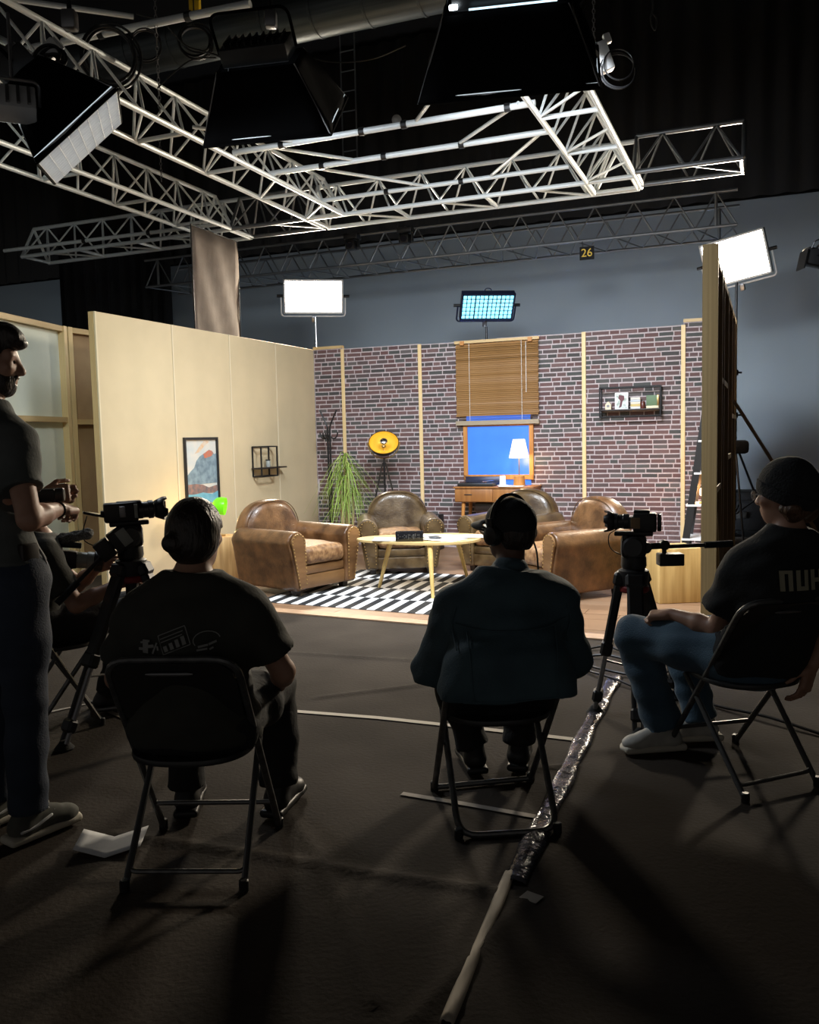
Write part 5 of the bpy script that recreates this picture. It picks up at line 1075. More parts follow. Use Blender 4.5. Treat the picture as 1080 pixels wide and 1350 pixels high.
q = thing('battery_pack', 'black battery box on a clamp beside the right camera handle', 'battery', TR + Vector((.175, .0, .06))); MB().rbox((.01, 0, .012), (.125, .075, .062), .006).build('battery', X['black'], q); rod('clamp_post', (-.02, 0, .04), (-.02, 0, .085), .012, X['black'], q); MB().lathe([(.02, -.022), (.026, -.014), (.026, .014), (.02, .022)], (-.02, 0, .085), 14, Matrix.Rotation(math.pi / 2, 3, 'X')).build('clamp', X['black'], q); rod('clamp_arm', (-.02, 0, .09), (-.13, 0, .085), .009, X['black'], q)
cable('thin black cable looping from the right lens down to the tripod head', [TR + R_ @ Vector((0, .07, .235)), TR + R_ @ Vector((-.02, .12, .20)), TR + R_ @ Vector((-.02, .11, .13)), TR + R_ @ Vector((-.01, .04, .09)), TR + R_ @ Vector((0, 0, .07))], .003)

# ------------------------------------------------------------------ things lying on the floor
def strip(name, pts, w_, m, lb, cat, z=.0025, lump=0, seg=1):
    P = [Vector((p.x, p.y, 0)) for p in pts]; mb = MB(); V = []; L2 = []
    for a, b in zip(P[:-1], P[1:]):
        k = max(1, int((b - a).length / .03)) if lump else 1; L2 += [a.lerp(b, i / k) for i in range(k)]
    L2.append(P[-1]); nx = 6 if lump else 1
    for i, p in enumerate(L2):
        d_ = (L2[min(i + 1, len(L2) - 1)] - L2[max(i - 1, 0)]).normalized(); s_ = Vector((-d_.y, d_.x, 0))
        for j in range(nx + 1):
            u_ = j / nx - .5; zz = z + (lump * (1 - (2 * u_) ** 2) ** .5 * (1 + .25 * math.sin(i * .9 + 3 * u_)) + lump * .25 * math.sin(i * 2.3 + j * 1.9) * (abs(u_) < .45) if lump else 0); V.append(p + s_ * (u_ * w_ * (1 + (.12 * math.sin(i * .37) if lump else 0))) + Vector((0, 0, zz)))
    m_ = nx + 1; mb.add(V, [(i * m_ + j, (i + 1) * m_ + j, (i + 1) * m_ + j + 1, i * m_ + j + 1) for i in range(len(L2) - 1) for j in range(nx)])
    o = mb.build(name, m, None, None, bool(lump), 60); md = o.modifiers.new('t', 'SOLIDIFY'); md.thickness = .0015; md.offset = 1; return tag(o, lb, cat)
g = on_floor
strip('tape_line', [g(372, 937), g(500, 947), g(640, 962), g(762, 976)], .042, X['tape'], 'long pale tape line across the floor behind the capped man', 'tape')
strip('tape_line', [g(530, 1047), g(620, 1062), g(720, 1080)], .032, X['tape_grey'], 'short grey tape strip on the floor between the legs of the loop-footed chair', 'tape')
strip('tape_line', [g(62, 940), g(118, 928), g(190, 958)], .03, X['tape_grey'], 'faint grey tape strip on the floor by the left tripod', 'tape')
strip('cable_cover', [g(812, 893), g(775, 962), g(738, 1040), g(700, 1118), g(678, 1165)], .085, X['foil'], 'crinkled clear plastic strip taped along the floor', 'cable cover', lump=.012)
strip('cable_cover', [g(672, 1152), g(655, 1195), g(625, 1262), g(588, 1352)], .034, X['tape'], 'narrow crumpled tape strip running on to the bottom edge of the picture', 'tape', lump=.010)
strip('tape_scrap', [g(690, 1180), g(712, 1188)], .05, X['tape_grey'], 'dark scrap of tape beside the narrow crumpled tape strip', 'tape')
mb = MB(); V = []
for i in range(9):
    for j in range(5):
        u_, v_ = i / 8, j / 4; fold = abs(u_ - .5) * 2; V.append(((u_ - .5) * .235, (v_ - .5) * .135 + .030 * fold - .02, .004 + .022 * fold + .014 * v_))
o = mb.add(V, [(i * 5 + j, (i + 1) * 5 + j, (i + 1) * 5 + j + 1, i * 5 + j + 1) for i in range(8) for j in range(4)]).build('folded_paper', X['paper'], None, (-1.105, 3.04, 0)); o.rotation_euler = (0, 0, math.radians(4)); md = o.modifiers.new('t', 'SOLIDIFY'); md.thickness = .0012; tag(o, 'folded white sheet of paper lying open on the floor by the grey shoe', 'paper')
for i, (pts, lb) in enumerate((([g(770, 858), g(800, 856), g(830, 862), g(880, 858)], 'uppermost of the floor cables behind the right tripod'), ([g(768, 868), g(800, 868), g(850, 875), g(905, 868)], 'second of the floor cables behind the right tripod'), ([g(765, 876), g(800, 888), g(850, 893), g(900, 885), g(930, 880)], 'looping floor cable in front of the right tripod leg'), ([g(768, 884), g(812, 900), g(850, 912), g(900, 918), g(943, 932), g(1010, 950), g(1085, 971)], 'long floor cable running behind the beanie man to the right edge'))):
    cable(lb, [Vector((p.x, p.y, .009 + .012 * (k % 2))) for k, p in enumerate(pts)], .008)
q = thing('cable_plug', 'black plug end of a cable on the floor at the right edge', 'plug', g(1055, 890)); Rq = Matrix.Rotation(math.radians(15), 3, 'Z'); MB().rbox((.0, 0, .022), (.07, .04, .04), .008, Rq).build('plug', X['black'], q); MB().rbox((.045, .012, .03), (.03, .03, .03), .005, Rq).build('socket', X['steel'], q); MB().tube(spline([(-.03, 0, .02), (-.10, -.01, .010), (-.20, .01, .009), (-.30, .06, .009)]), .008, 6).build('lead', X['cable'], q)
q = thing('water_bottle', 'clear plastic water bottle on the floor at the left edge', 'bottle', g(-2, 952)); MB().lathe([(.03, 0), (.034, .01), (.034, .12), (.03, .15), (.014, .175), (.014, .185), (0, .186)], n=20).build('bottle', X['glass_clear'], q); MB().lathe([(.016, .185), (.016, .205), (0, .206)], n=16).build('cap', X['red'], q); MB().lathe([(.0346, .06), (.0346, .11)], n=20, cap=False).build('label', X['paper'], q)

# ================================================================== PEOPLE
def V3(*a): return np.array(a, float)
def unit(v): v = np.array(v, float); return v / np.linalg.norm(v)
def hand(s, wr, d_, nrm, side, curl=.5, sc=1.0, spread=.0):
    # d_: along the hand, nrm: where the palm faces, side: towards the thumb
    d_ = unit(d_); side = unit(side - d_ * np.dot(side, d_)); nrm = unit(np.cross(d_, side)) * (1 if np.dot(np.cross(d_, side), nrm) > 0 else -1); wr = np.array(wr, float)
    R_ = np.stack([side, d_, nrm], 1)
    s.caps(wr - d_ * .01, wr + d_ * .03 * sc, .026 * sc, .028 * sc, .012, (nrm, .72)); s.rbox(wr + d_ * .055 * sc, (.040 * sc, .046 * sc, .0145 * sc), .013 * sc, R_, .012)
    for i, (o, L_, r) in enumerate(((.030, .078, .0088), (.0105, .088, .0092), (-.0105, .081, .0088), (-.030, .064, .0078))):
        p = wr + d_ * (.094 - .004 * abs(i - 1)) * sc + side * o * sc; a = .0; dd = unit(d_ + side * spread * o * 10)
        p0 = p - dd * .02 * sc
        for k, f_ in enumerate((.45, .32, .25)):
            a += curl * (.75, 1.15, .8)[k] * (1 + .07 * i); v = dd * math.cos(a) + nrm * math.sin(a); p1 = p + v * L_ * f_ * sc; s.caps(p0 if k == 0 else p, p1, r * sc * (1 - .08 * k), r * sc * (1 - .08 * (k + 1)), .004); p = p1
    b = wr + d_ * .022 * sc + side * .030 * sc; v = unit(d_ * .62 + side * .62 + nrm * .35); m = b + v * .042 * sc; s.caps(b - v * .012, m, .0145 * sc, .011 * sc, .010); v2 = unit(d_ * .85 + side * .22 + nrm * (.25 + .5 * curl)); s.caps(m, m + v2 * .034 * sc, .0105 * sc, .009 * sc, .004); v3 = unit(v2 + nrm * .3); s.caps(m + v2 * .034 * sc, m + v2 * .034 * sc + v3 * .022 * sc, .0092 * sc, .0075 * sc, .003)
def head_frame(face, tilt=0.0, roll=0.0):
    y_ = unit(face); x_ = unit(np.cross(y_, (0, 0, 1))); z_ = np.cross(x_, y_); z_ = unit(z_ + x_ * roll); x_ = unit(np.cross(y_, z_)); return np.stack([x_, y_, z_], 1)
def head(s, c, R_, sc=1.0, beard=False):
    T = lambda *p: c + R_ @ (np.array(p, float) * sc); r = lambda *q: np.array(q) * sc
    s.ell(T(0, -.012, .030), r(.076, .096, .090), R_, .0); s.ell(T(0, .028, -.030), r(.062, .066, .075), R_, .03); s.ell(T(0, .046, -.078), r(.040, .038, .032), R_, .03)
    s.caps(T(-.045, .065, .034), T(.045, .065, .034), .016 * sc, .016 * sc, .02); s.caps(T(0, .084, .022), T(0, .106, -.018), .010 * sc, .0150 * sc, .014); s.ell(T(-.013, .098, -.022), r(.010, .011, .008), R_, .008); s.ell(T(.013, .098, -.022), r(.010, .011, .008), R_, .008)
    s.caps(T(-.019, .086, -.050), T(.019, .086, -.050), .0085 * sc, None, .006, ); s.caps(T(-.017, .084, -.062), T(.017, .084, -.062), .0085 * sc, None, .006)
    for e in (-1, 1):
        s.ell(T(e * .031, .086, .012), r(.014, .009, .0085), R_, .006, 's'); s.ell(T(e * .048, .060, -.012), r(.022, .024, .02), R_, .02)
        s.ell(T(e * .079, -.012, .002), r(.010, .020, .032), R_, .006); s.ell(T(e * .088, -.008, .006), r(.006, .010, .016), R_, .004, 's')
def body_bounds(P, m): A = np.array(P); return A.min(0) - m, A.max(0) + m
def person(label, J, shirt, pants, skin, shoe, opt):
    rx = np.array((J['pelvis'][0], J['pelvis'][1], 0.)); j = {k: (np.array(v, float) - rx if k in ('pelvis', 'chest', 'neck', 'head', 'shL', 'shR', 'elL', 'elR', 'wrL', 'wrR', 'hipL', 'hipR', 'knL', 'knR', 'anL', 'anR') else np.array(v, float)) for k, v in J.items()}
    t = thing('person', label, 'person', tuple(rx)); fw = unit(j['fwd']); sc = opt.get('hs', 1.0); up = unit(j['neck'] - j['pelvis']); waist = j['pelvis'] * .55 + j['chest'] * .45 - fw * opt.get('slump', .015)
    pts = [j[k] for k in ('pelvis', 'chest', 'neck', 'head', 'shL', 'shR', 'elL', 'elR', 'wrL', 'wrR', 'hipL', 'hipR', 'knL', 'knR', 'anL', 'anR')]
    lo, hi = body_bounds(pts, .20); lo[2] = max(lo[2], -.01)
    def torso(s, f=0.0):
        s.caps(j['hipL'], j['hipR'], .105 + f, None, .03, (fw, .95)); s.caps(j['pelvis'], waist, .135 + f, .125 + f, .06, (fw, .78)); s.caps(waist, j['chest'], .125 + f, .150 + f, .06, (fw, .74)); c2 = j['chest'] * .45 + j['neck'] * .55
        s.caps(j['chest'], c2, .150 + f, .115 + f, .05, (fw, .70)); s.caps(j['shL'], j['shR'], .058 + f, None, .05, (fw, .95)); nb = j['neck'] + up * .0
        for q in ('shL', 'shR'): s.caps(nb, j[q] * .85 + j['neck'] * .15, .050 + f * .5, .056 + f, .06)
        s.caps(j['shL'] * .72 + j['chest'] * .28, j['shR'] * .72 + j['chest'] * .28, .085 + f, None, .05, (fw, .85))
    # skin: one continuous body
    s = SDF(lo, hi, .0075); torso(s, -.012); R_ = head_frame(j['face']); c = j['head']
    s.caps(j['neck'] - up * .03, c + R_ @ V3(0, -.012, -.05), .056 * sc, .054 * sc, .03)
    for L_ in 'LR':
        s.chain([j['sh' + L_], j['el' + L_]], [.050, .041], .02); s.chain([j['el' + L_], j['el' + L_] * .6 + j['wr' + L_] * .4, j['wr' + L_]], [.041, .040, .0265], .015)
        s.chain([j['hip' + L_], j['kn' + L_]], [.085, .056], .03); s.chain([j['kn' + L_], j['kn' + L_] * .65 + j['an' + L_] * .35, j['an' + L_]], [.054, .054, .036], .02); s.caps(j['an' + L_], j['an' + L_] + unit(j['toe' + L_]) * .10 - V3(0, 0, .04), .036, .03, .02)
        h_ = opt.get('hand' + L_); 
        if h_: hand(s, j['wr' + L_], *h_)
    head(s, c, R_, sc); s.build('body', skin, t)
    Rm = Matrix([list(q) for q in R_]); C_ = Vector(c)
    for e in (-1, 1): MB().ell(C_ + Rm @ Vector((e * .031, .0775, .012)) * sc, (.0105 * sc, .0105 * sc, .0085 * sc), 10).build('eye', X['eye'], t)
    # clothes
    s = SDF(lo - .05, hi + .05, .008); torso(s, opt.get('loose', .012))
    if opt.get('belly'): s.caps(j['pelvis'] + up * .03, j['chest'] - up * .04, opt['belly'], opt['belly'] * .96, .06, (fw, .74))
    for a, b, r in opt.get('drape', ()): s.caps(a - rx, b - rx, r, None, .11)
    if opt.get('hem'):                         # jacket skirt over the hips
        s.caps(waist, j['pelvis'] + V3(0, 0, opt['hem']), .150, .165, .04, (fw, .80))
    kS = opt.get('sleeve', .55); r0, r1 = opt.get('sl_r', (.072, .070))
    for L_ in 'LR':
        a, b = j['sh' + L_], j['el' + L_]
        if kS <= 1: s.chain([a, a + (b - a) * kS], [r0, r1], .03)
        else: w_ = j['wr' + L_]; s.chain([a, b, b + (w_ - b) * (kS - 1)], [r0, r1, r1 * .72], .03)
        if kS <= 1:
            e_ = a + (b - a) * (kS + .0); dd = unit(b - a)
            def cutp(x, y, z, e_=e_, dd=dd): return np.maximum((x - e_[0]) * dd[0] + (y - e_[1]) * dd[1] + (z - e_[2]) * dd[2], np.sqrt((x - e_[0]) ** 2 + (y - e_[1]) ** 2 + (z - e_[2]) ** 2) - .11) * -1
            def capq(x, y, z, e_=e_, dd=dd): pl_ = (x - e_[0]) * dd[0] + (y - e_[1]) * dd[1] + (z - e_[2]) * dd[2]; return np.maximum(-pl_, np.sqrt((x - e_[0]) ** 2 + (y - e_[1]) ** 2 + (z - e_[2]) ** 2) - .10)
            s.fn(e_ - .12, e_ + .12, capq, 0, 's')
    zb = opt.get('shirt_bottom', j['pelvis'][2] - .02); s.plane((0, 0, zb), (0, 0, -1))
    s.plane(j['neck'] + up * (.035 if not opt.get('collar') else .028), up * 1.0 + fw * .15)
    if opt.get('collar'): s.caps(j['neck'] - up * .03 - fw * .01, j['neck'] + up * .006, .086, .072, .012)
    so = s.build('shirt' if not opt.get('collar') else 'overshirt', shirt, t, wrinkle=opt.get('wr', .007) * .75, wf=42, seed=3)
    s = SDF(lo - .05, hi + .05, .008); f = opt.get('pf', .016); s.caps(j['hipL'], j['hipR'], .108 + f, None, .03, (fw, 1)); s.caps(j['pelvis'], j['pelvis'] + up * opt.get('rise', .07), .130 + f, .128, .05, (fw, .80))
    for L_ in 'LR':
        k_, a_ = j['kn' + L_], j['an' + L_]; e_ = k_ + (a_ - k_) * .97
        s.chain([j['hip' + L_], j['hip' + L_] * .5 + k_ * .5, k_], [.098 + f, .088 + f, .062 + f], .04); s.chain([k_, k_ * .6 + e_ * .4, e_], [.062 + f, .062 + f, opt.get('cuff', .058) + f], .03)
    for L_ in 'LR':
        e_ = j['kn' + L_] + (j['an' + L_] - j['kn' + L_]) * .97; dd = unit(j['an' + L_] - j['kn' + L_])
        def capq(x, y, z, e_=e_, dd=dd): pl_ = (x - e_[0]) * dd[0] + (y - e_[1]) * dd[1] + (z - e_[2]) * dd[2]; return np.maximum(-pl_, np.sqrt((x - e_[0]) ** 2 + (y - e_[1]) ** 2 + (z - e_[2]) ** 2) - .12)
        s.fn(e_ - .14, e_ + .14, capq, 0, 's')
    s.build('trousers', pants, t, wrinkle=opt.get('wrp', .008), wf=40, seed=5)
    # shoes
    for L_ in 'LR':
        a_ = j['an' + L_]; td = unit(np.array((j['toe' + L_][0], j['toe' + L_][1], 0))); sd = np.array((-td[1], td[0], 0)); up3 = V3(0, 0, 1); z0 = a_[2] - opt.get('ank', .085); tilt = j['toe' + L_][2]; base = np.array((a_[0], a_[1], z0)) - td * .055
        T = lambda x, y, z: base + td * (y * math.cos(tilt) - z * math.sin(tilt)) + sd * x + up3 * (z * math.cos(tilt) + y * math.sin(tilt)); rot = np.stack([sd, td * math.cos(tilt) + up3 * math.sin(tilt), up3 * math.cos(tilt) - td * math.sin(tilt)], 1)
        pts2 = [T(0, -.03, 0), T(0, .25, .12)]; l2, h2 = body_bounds(pts2, .13)
        s = SDF(l2, h2, .006); s.caps(T(0, .03, .045), T(0, .19, .036), .044, .040, .02, (up3, .85)); s.caps(T(0, .02, .05), T(0, .045, .10), .042, .044, .03); s.ell(T(0, .195, .036), (.048, .058, .034), rot, .02); s.caps(T(0, .07, .09), T(0, .15, .058), .036, .034, .025); s.fn(l2, h2, lambda x, y, z: (x - T(0, 0, .012)[0]) * rot[0, 2] + (y - T(0, 0, .012)[1]) * rot[1, 2] + (z - T(0, 0, .012)[2]) * rot[2, 2] + 0 * x, 0, 's') if False else None
        sh_ = s.build('shoe', shoe[0], t)
        s = SDF(l2, h2, .005); s.rbox(T(0, .105, .013), (.047, .145, .016), .014, rot); s.ell(T(0, .20, .014), (.050, .062, .017), rot, .01); s.build('sole', shoe[1], sh_)
        if opt.get('stripe'): MB().tube(spline([T(x_, y_, z_) for x_, y_, z_ in ((-.046, -.005, .045), (-.0475, .05, .050), (-.046, .09, .062), (-.041, .125, .070))]), [.004] + [.006] * 23 + [.003], 6).build('side_stripe', opt['stripe'], sh_)
        for k in range(4): q = T(0, .095 + .022 * k, .118 - .014 * k); MB().tube([q - sd * .030 - up3 * .012, q - sd * .012, q + sd * .012, q + sd * .030 - up3 * .012], .0038, 6).build('lace', X['paper'], sh_)
    return t, C_, Rm, j, so
def hair_cap(t, C_, Rm, sc, m, front=.045, low=-.06, th_=.010, name='hair', extra=None, seed=1, wf=70, wk=.0012):
    R_ = np.array(Rm); c = np.array(C_); T = lambda *p: c + R_ @ (np.array(p, float) * sc); s = SDF(c - .2, c + .2, .0055)
    s.ell(T(0, -.014, .032), np.array((.079 + th_, .099 + th_, .092 + th_)) * sc, R_, 0); s.ell(T(0, -.045, -.015), np.array((.068 + th_, .062 + th_, .075)) * sc, R_, .03)
    n = R_ @ V3(0, 1, -.62); s.plane(T(0, front, .075 - .02), n); n = R_ @ V3(0, .18, -1); s.plane(T(0, 0, low), n)
    for e in (-1, 1): s.ell(T(e * .085, .012, -.012), np.array((.03, .032, .045)) * sc, R_, 0, 's')
    if extra: extra(s, T, R_)
    return s.build(name, m, t, wrinkle=wk, wf=wf, seed=seed)

SK, SD = X['skin'], X['skin_shaded']
# --- woman with a low bun, seated with her back to us
w_c = V3(-.745, 2.945, 0)
A = lambda x, y, z: w_c + V3(x, y, z)
J = dict(pelvis=A(0, -.06, .515), chest=A(.01, -.10, .80), neck=A(.02, -.09, .995), head=A(.03, -.05, 1.135), shL=A(-.160, -.085, .872), shR=A(.205, -.085, .872), elL=A(-.265, -.02, .655), elR=A(.30, -.02, .665), wrL=A(-.17, .20, .60), wrR=A(.26, .20, .57), hipL=A(-.10, -.04, .50), hipR=A(.10, -.04, .50), knL=A(-.15, .40, .49), knR=A(.20, .42, .49), anL=A(-.15, .38, .10), anR=A(.21, .36, .10), toeL=(-.1, 1, 0), toeR=(.25, 1, 0), fwd=(0, 1, 0), face=(.10, .99, -.02))
t, C_, Rm, j, so = person('person with a low bun and printed dark T-shirt seated at left, back to us', J, X['tee_olive'], X['trousers'], SK, (X['black'], X['black']),
    dict(handL=((.3, .9, -.1), (0, 0, -1), (1, 0, 0), .5), handR=((-.2, .9, -.2), (-1, 0, -.2), (0, .2, 1), .6), sleeve=.66, loose=.020, sl_r=(.072, .086), shirt_bottom=.45, belly=.185, wr=.010))
def bun(s, T, R_): s.ell(T(-.038, -.118, -.008), (.033, .027, .033), R_, .012)
hair_cap(t, C_, Rm, 1.0, X['hair'], front=.05, low=-.085, th_=.012, extra=bun)
# faint printed motifs on the back of the shirt
pm = mat('faded_print', (.22, .22, .21), .85)
def shirt_print(t, so, polys, m, yc, name='back_print'):
    me = so.data; co = np.zeros(len(me.vertices) * 3, np.float32); me.vertices.foreach_get('co', co); co = co.reshape(-1, 3); mb = MB()
    for poly in polys:
        ctr = (sum(p[0] for p in poly) / len(poly), sum(p[1] for p in poly) / len(poly)); V = []
        for (x, z) in list(poly) + [ctr]:
            d2 = (co[:, 0] - x) ** 2 + (co[:, 2] - z) ** 2; near = np.argsort(d2)[:400]; near = near[d2[near] < .02 ** 2]; y = co[near, 1].min() if len(near) else yc; V.append((x, y - .004, z))
        n = len(poly); mb.add(V, [(i, (i + 1) % n, n) for i in range(n)])
    return tag(mb.build(name, m, t, None, False), kind='stuff')
def line(a, b, w_=.003):
    d_ = np.array(b, float) - np.array(a); n_ = np.array((-d_[1], d_[0])) / max(np.hypot(*d_), 1e-6) * w_ / 2; a, b = np.array(a, float), np.array(b, float); return [tuple(a + n_), tuple(b + n_), tuple(b - n_), tuple(a - n_)]
pj = []; zc = .832; xo = .0
Rr = lambda x, z, a=math.radians(20), cx=-.005, cz=zc: (cx + x * math.cos(a) - z * math.sin(a), cz + x * math.sin(a) + z * math.cos(a))
for a, b in (((-.045, -.03), (.045, -.03)), ((.045, -.03), (.045, .03)), ((.045, .03), (-.045, .03)), ((-.045, .03), (-.045, -.03)), ((-.04, .018), (.035, .018)), ((-.04, .008), (.03, .008))): pj.append(line(Rr(*a), Rr(*b)))
for k in range(4): pj.append([Rr(x, z) for x, z in ((-.038 + .02 * k, -.024), (-.026 + .02 * k, -.024), (-.026 + .02 * k, -.006 + .003 * k), (-.038 + .02 * k, -.006 + .003 * k))])
el = [(.095 + .04 * math.cos(a), .829 + .026 * math.sin(a)) for a in np.linspace(.2, math.pi + .6, 12)]
for a, b in zip(el[:-1], el[1:]): pj.append(line(a, b))
for a, b, w_ in (((.070, 0.809), (.100, 0.814), .007), ((.102, 0.815), (.125, 0.823), .007), ((.066, 0.799), (.098, 0.802), .006), ((.104, 0.799), (.116, 0.805), .006)): pj.append(line(a, b, w_))
for a, b, w_ in (((-.10, .79), (-.10, 0.832), .02), ((-.118, 0.822), (-.085, 0.829), .006), ((-.075, .79), (-.060, 0.825), .006), ((-.105, 0.809), (-.07, 0.815), .010), ((-.058, 0.815), (-.055, 0.802), .006), ((-.125, 0.802), (-.10, 0.802), .009)): pj.append(line(a, b, w_))
shirt_print(t, so, pj, pm, -.2)

# --- man in cap and headphones, overshirt, seated in the middle
c0 = V3(.315, 3.295, 0); A = lambda x, y, z: c0 + V3(x, y, z)
J = dict(pelvis=A(0.01, -.05, .50), chest=A(.03, -.08, .765), neck=A(.055, -.06, .925), head=A(.06, -.015, 1.088), shL=A(-.145, -.07, .795), shR=A(.225, -.05, .805), elL=A(-.235, -.015, .565), elR=A(.285, -.01, .600), wrL=A(-.10, .22, .60), wrR=A(.14, .24, .60), hipL=A(-.10, -.03, .49), hipR=A(.10, -.02, .49), knL=A(-.16, .42, .50), knR=A(.16, .44, .50), anL=A(-.06, .40, .10), anR=A(.14, .42, .10), toeL=(-.15, 1, 0), toeR=(.2, 1, 0), fwd=(-.1, 1, 0), face=(-.60, .80, -.03))
t, C_, Rm, j, so = person('person in a dark cap with headphones and dark blue overshirt, seated in the middle', J, X['jacket'], X['trousers'], SD, (X['black'], X['black']),
    dict(handL=((.6, .7, .1), (0, .1, -1), (.6, -.5, .3), .6), handR=((-.7, .6, .1), (0, .1, -1), (-.5, -.5, .3), .6), sleeve=1.85, loose=.030, sl_r=(.086, .082), shirt_bottom=.515, collar=True, wr=.011, hs=.94, belly=.18, drape=((A(-.10, -.225, .64), A(.155, -.208, .65), .085), (A(-.13, -.228, .52), A(.185, -.21, .52), .092))))
def seam(t, so, pts, m, r=.0028, n=7):
    me = so.data; co = np.zeros(len(me.vertices) * 3, np.float32); me.vertices.foreach_get('co', co); co = co.reshape(-1, 3); P = []
    for p in spline([(x, 0, z) for x, z in pts], n):
        d2 = (co[:, 0] - p.x) ** 2 + (co[:, 2] - p.z) ** 2; near = d2 < .014 ** 2
        if near.any(): P.append((p.x, float(co[near, 1].min()) + .0005, p.z))
    if len(P) > 2: MB().tube(P, r, 6).build('seam', m, t)
for pts in (((-.17, .775), (-.08, .762), (.05, .758), (.16, .765), (.235, .785)), ((-.13, .757), (-.125, .68), (-.12, .60), (-.115, .53)), ((.19, .765), (.185, .68), (.18, .60), (.18, .53)), ((-.165, .835), (-.18, .77), (-.17, .70)), ((.245, .835), (.255, .77), (.235, .70)), ((-.12, .527), (-.03, .524), (.08, .524), (.18, .53))): seam(t, so, pts, X['jacket'])
T = lambda x, y, z: C_ + Rm @ Vector((x, y, z))
def brim(s, T_, R_): pass
hair_cap(t, C_, Rm, .94, X['hair'], front=.035, low=-.055, th_=.006); Rm = Rm * .95
R_ = np.array(Rm); cc = np.array(C_); s = SDF(cc - .2, cc + .2, .0055); Tn = lambda *p: cc + R_ @ np.array(p, float)
s.ell(Tn(0, -.012, .035), (.089, .108, .097), R_ / .95); s.plane(Tn(0, .06, .030), R_ @ V3(0, .28, -1)); cap_ = s.build('cap', X['cap'], t, wrinkle=.002, wf=20)
mb = MB(); V = []; nn = 14
for row, (dy, dz) in enumerate(((.0, .004), (.045, .000), (.10, -.010), (.115, -.016))):
    for i in range(nn + 1): a = math.pi * (i / nn); V.append(T(.083 * math.cos(a) * (1 - .10 * row), .055 + dy * math.sin(a) ** .7 + .05 * math.sin(a) * .8, .040 + dz - .018 * math.cos(a) ** 2))
o = mb.add(V, [(r * (nn + 1) + i, r * (nn + 1) + i + 1, (r + 1) * (nn + 1) + i + 1, (r + 1) * (nn + 1) + i) for r in range(3) for i in range(nn)]).build('cap_peak', X['peak'], t, None, True, 80); md = o.modifiers.new('t', 'SOLIDIFY'); md.thickness = .004
hp = tag(thing('headphones', 'black over-ear headphones worn on the dark cap', 'headphones', tuple(C_ + t.location)))
for dx in (-.006, .006):
    MB().tube([Rm @ Vector((.103 * math.cos(a), -.01 + dx, .03 + .118 * math.sin(a))) for a in np.linspace(-.15, math.pi + .15, 26)], .0055, 8).build('headband', X['black_metal'], hp)
for e in (-1, 1):
    Re = Rm @ Matrix.Rotation(e * math.pi / 2, 3, 'Y'); MB().lathe([(.030, -.012), (.040, -.006), (.042, .012), (.036, .026), (.018, .032), (0, .033)], Rm @ Vector((e * .088, -.008, -.008)), 22, Re).build('ear_cup', X['black'], hp); MB().rbox(Rm @ Vector((e * .108, -.008, .03)), (.012, .03, .06), .004, Rm).build('slider', X['black_metal'], hp)
MB().tube(spline([Rm @ Vector((.10, -.03, -.035)), Rm @ Vector((.10, -.05, -.09)), Rm @ Vector((.085, -.07, -.15)), Rm @ Vector((.10, -.06, -.20))]), .0035, 6).build('cable', X['cable'], hp); MB().tube(spline([Rm @ Vector((.10, .01, .03)), Rm @ Vector((.135, .0, .03)), Rm @ Vector((.145, -.005, .0)), Rm @ Vector((.11, -.02, -.02))]), .002, 6).build('antenna_wire', X['cable'], hp)
def glasses(t, C_, Rm, m, rr=.023):
    for e in (-1, 1):
        MB().tube([C_ + Rm @ Vector((e * .034 + rr * math.cos(a), .112, .010 + rr * .85 * math.sin(a))) for a in np.linspace(0, 2 * math.pi, 19)[:-1]], .0018, 6, True).build('glasses_rim', m, t); MB().tube([C_ + Rm @ Vector((e * (.034 + rr), .112, .014)), C_ + Rm @ Vector((e * .078, .06, .014)), C_ + Rm @ Vector((e * .082, -.01, .012))], .0018, 6).build('glasses_arm', m, t)
        MB().lathe([(rr * .95, 0), (0, .001)], C_ + Rm @ Vector((e * .034, .112, .010)), 18, Rm @ Matrix.Rotation(-math.pi / 2, 3, 'X')).build('glasses_lens', X['glass_clear'], t)
    MB().tube([C_ + Rm @ Vector((-.011, .112, .014)), C_ + Rm @ Vector((.011, .112, .014))], .0018, 6).build('glasses_bridge', m, t)
glasses(t, C_, Rm, X['steel'], .025)

# --- man in a beanie, seated at right, head turned left
J = dict(pelvis=(1.44, 3.53, .52), chest=(1.49, 3.46, .83), neck=(1.515, 3.455, 1.030), head=(1.505, 3.485, 1.180), shL=(1.330, 3.485, .880), shR=(1.700, 3.50, .880), elL=(1.275, 3.585, .625), elR=(1.735, 3.53, .675), wrL=(1.135, 3.755, .655), wrR=(1.615, 3.47, .485), hipL=(1.345, 3.56, .515), hipR=(1.53, 3.60, .51), knL=(1.01, 3.90, .535), knR=(1.25, 4.05, .525), anL=(1.135, 3.865, .098), anR=(1.345, 3.985, .098), toeL=(-.98, -.12, 0), toeR=(-.97, -.05, 0), fwd=(-.28, .96, 0), face=(-.72, .69, -.05))
t, C_, Rm, j, so = person('person in a black beanie, glasses and black T-shirt, seated at right in blue jeans', J, X['tee_black'], X['jean'], SK, (X['shoe_white'], X['sole']),
    dict(handL=((-.80, .45, -.1), (.1, 0, -1), (.5, .8, .2), 1.0), handR=((-.35, -.2, -.9), (-.6, .6, .1), (-.6, -.5, .2), .45), sleeve=.66, loose=.022, sl_r=(.078, .094), shirt_bottom=.46, belly=.185, wr=.010, pf=.018, cuff=.064, hs=1.0, stripe=X['steel']))
R_ = np.array(Rm); cc = np.array(C_); Tn = lambda *p: cc + R_ @ np.array(p, float); s = SDF(cc - .22, cc + .22, .0055)
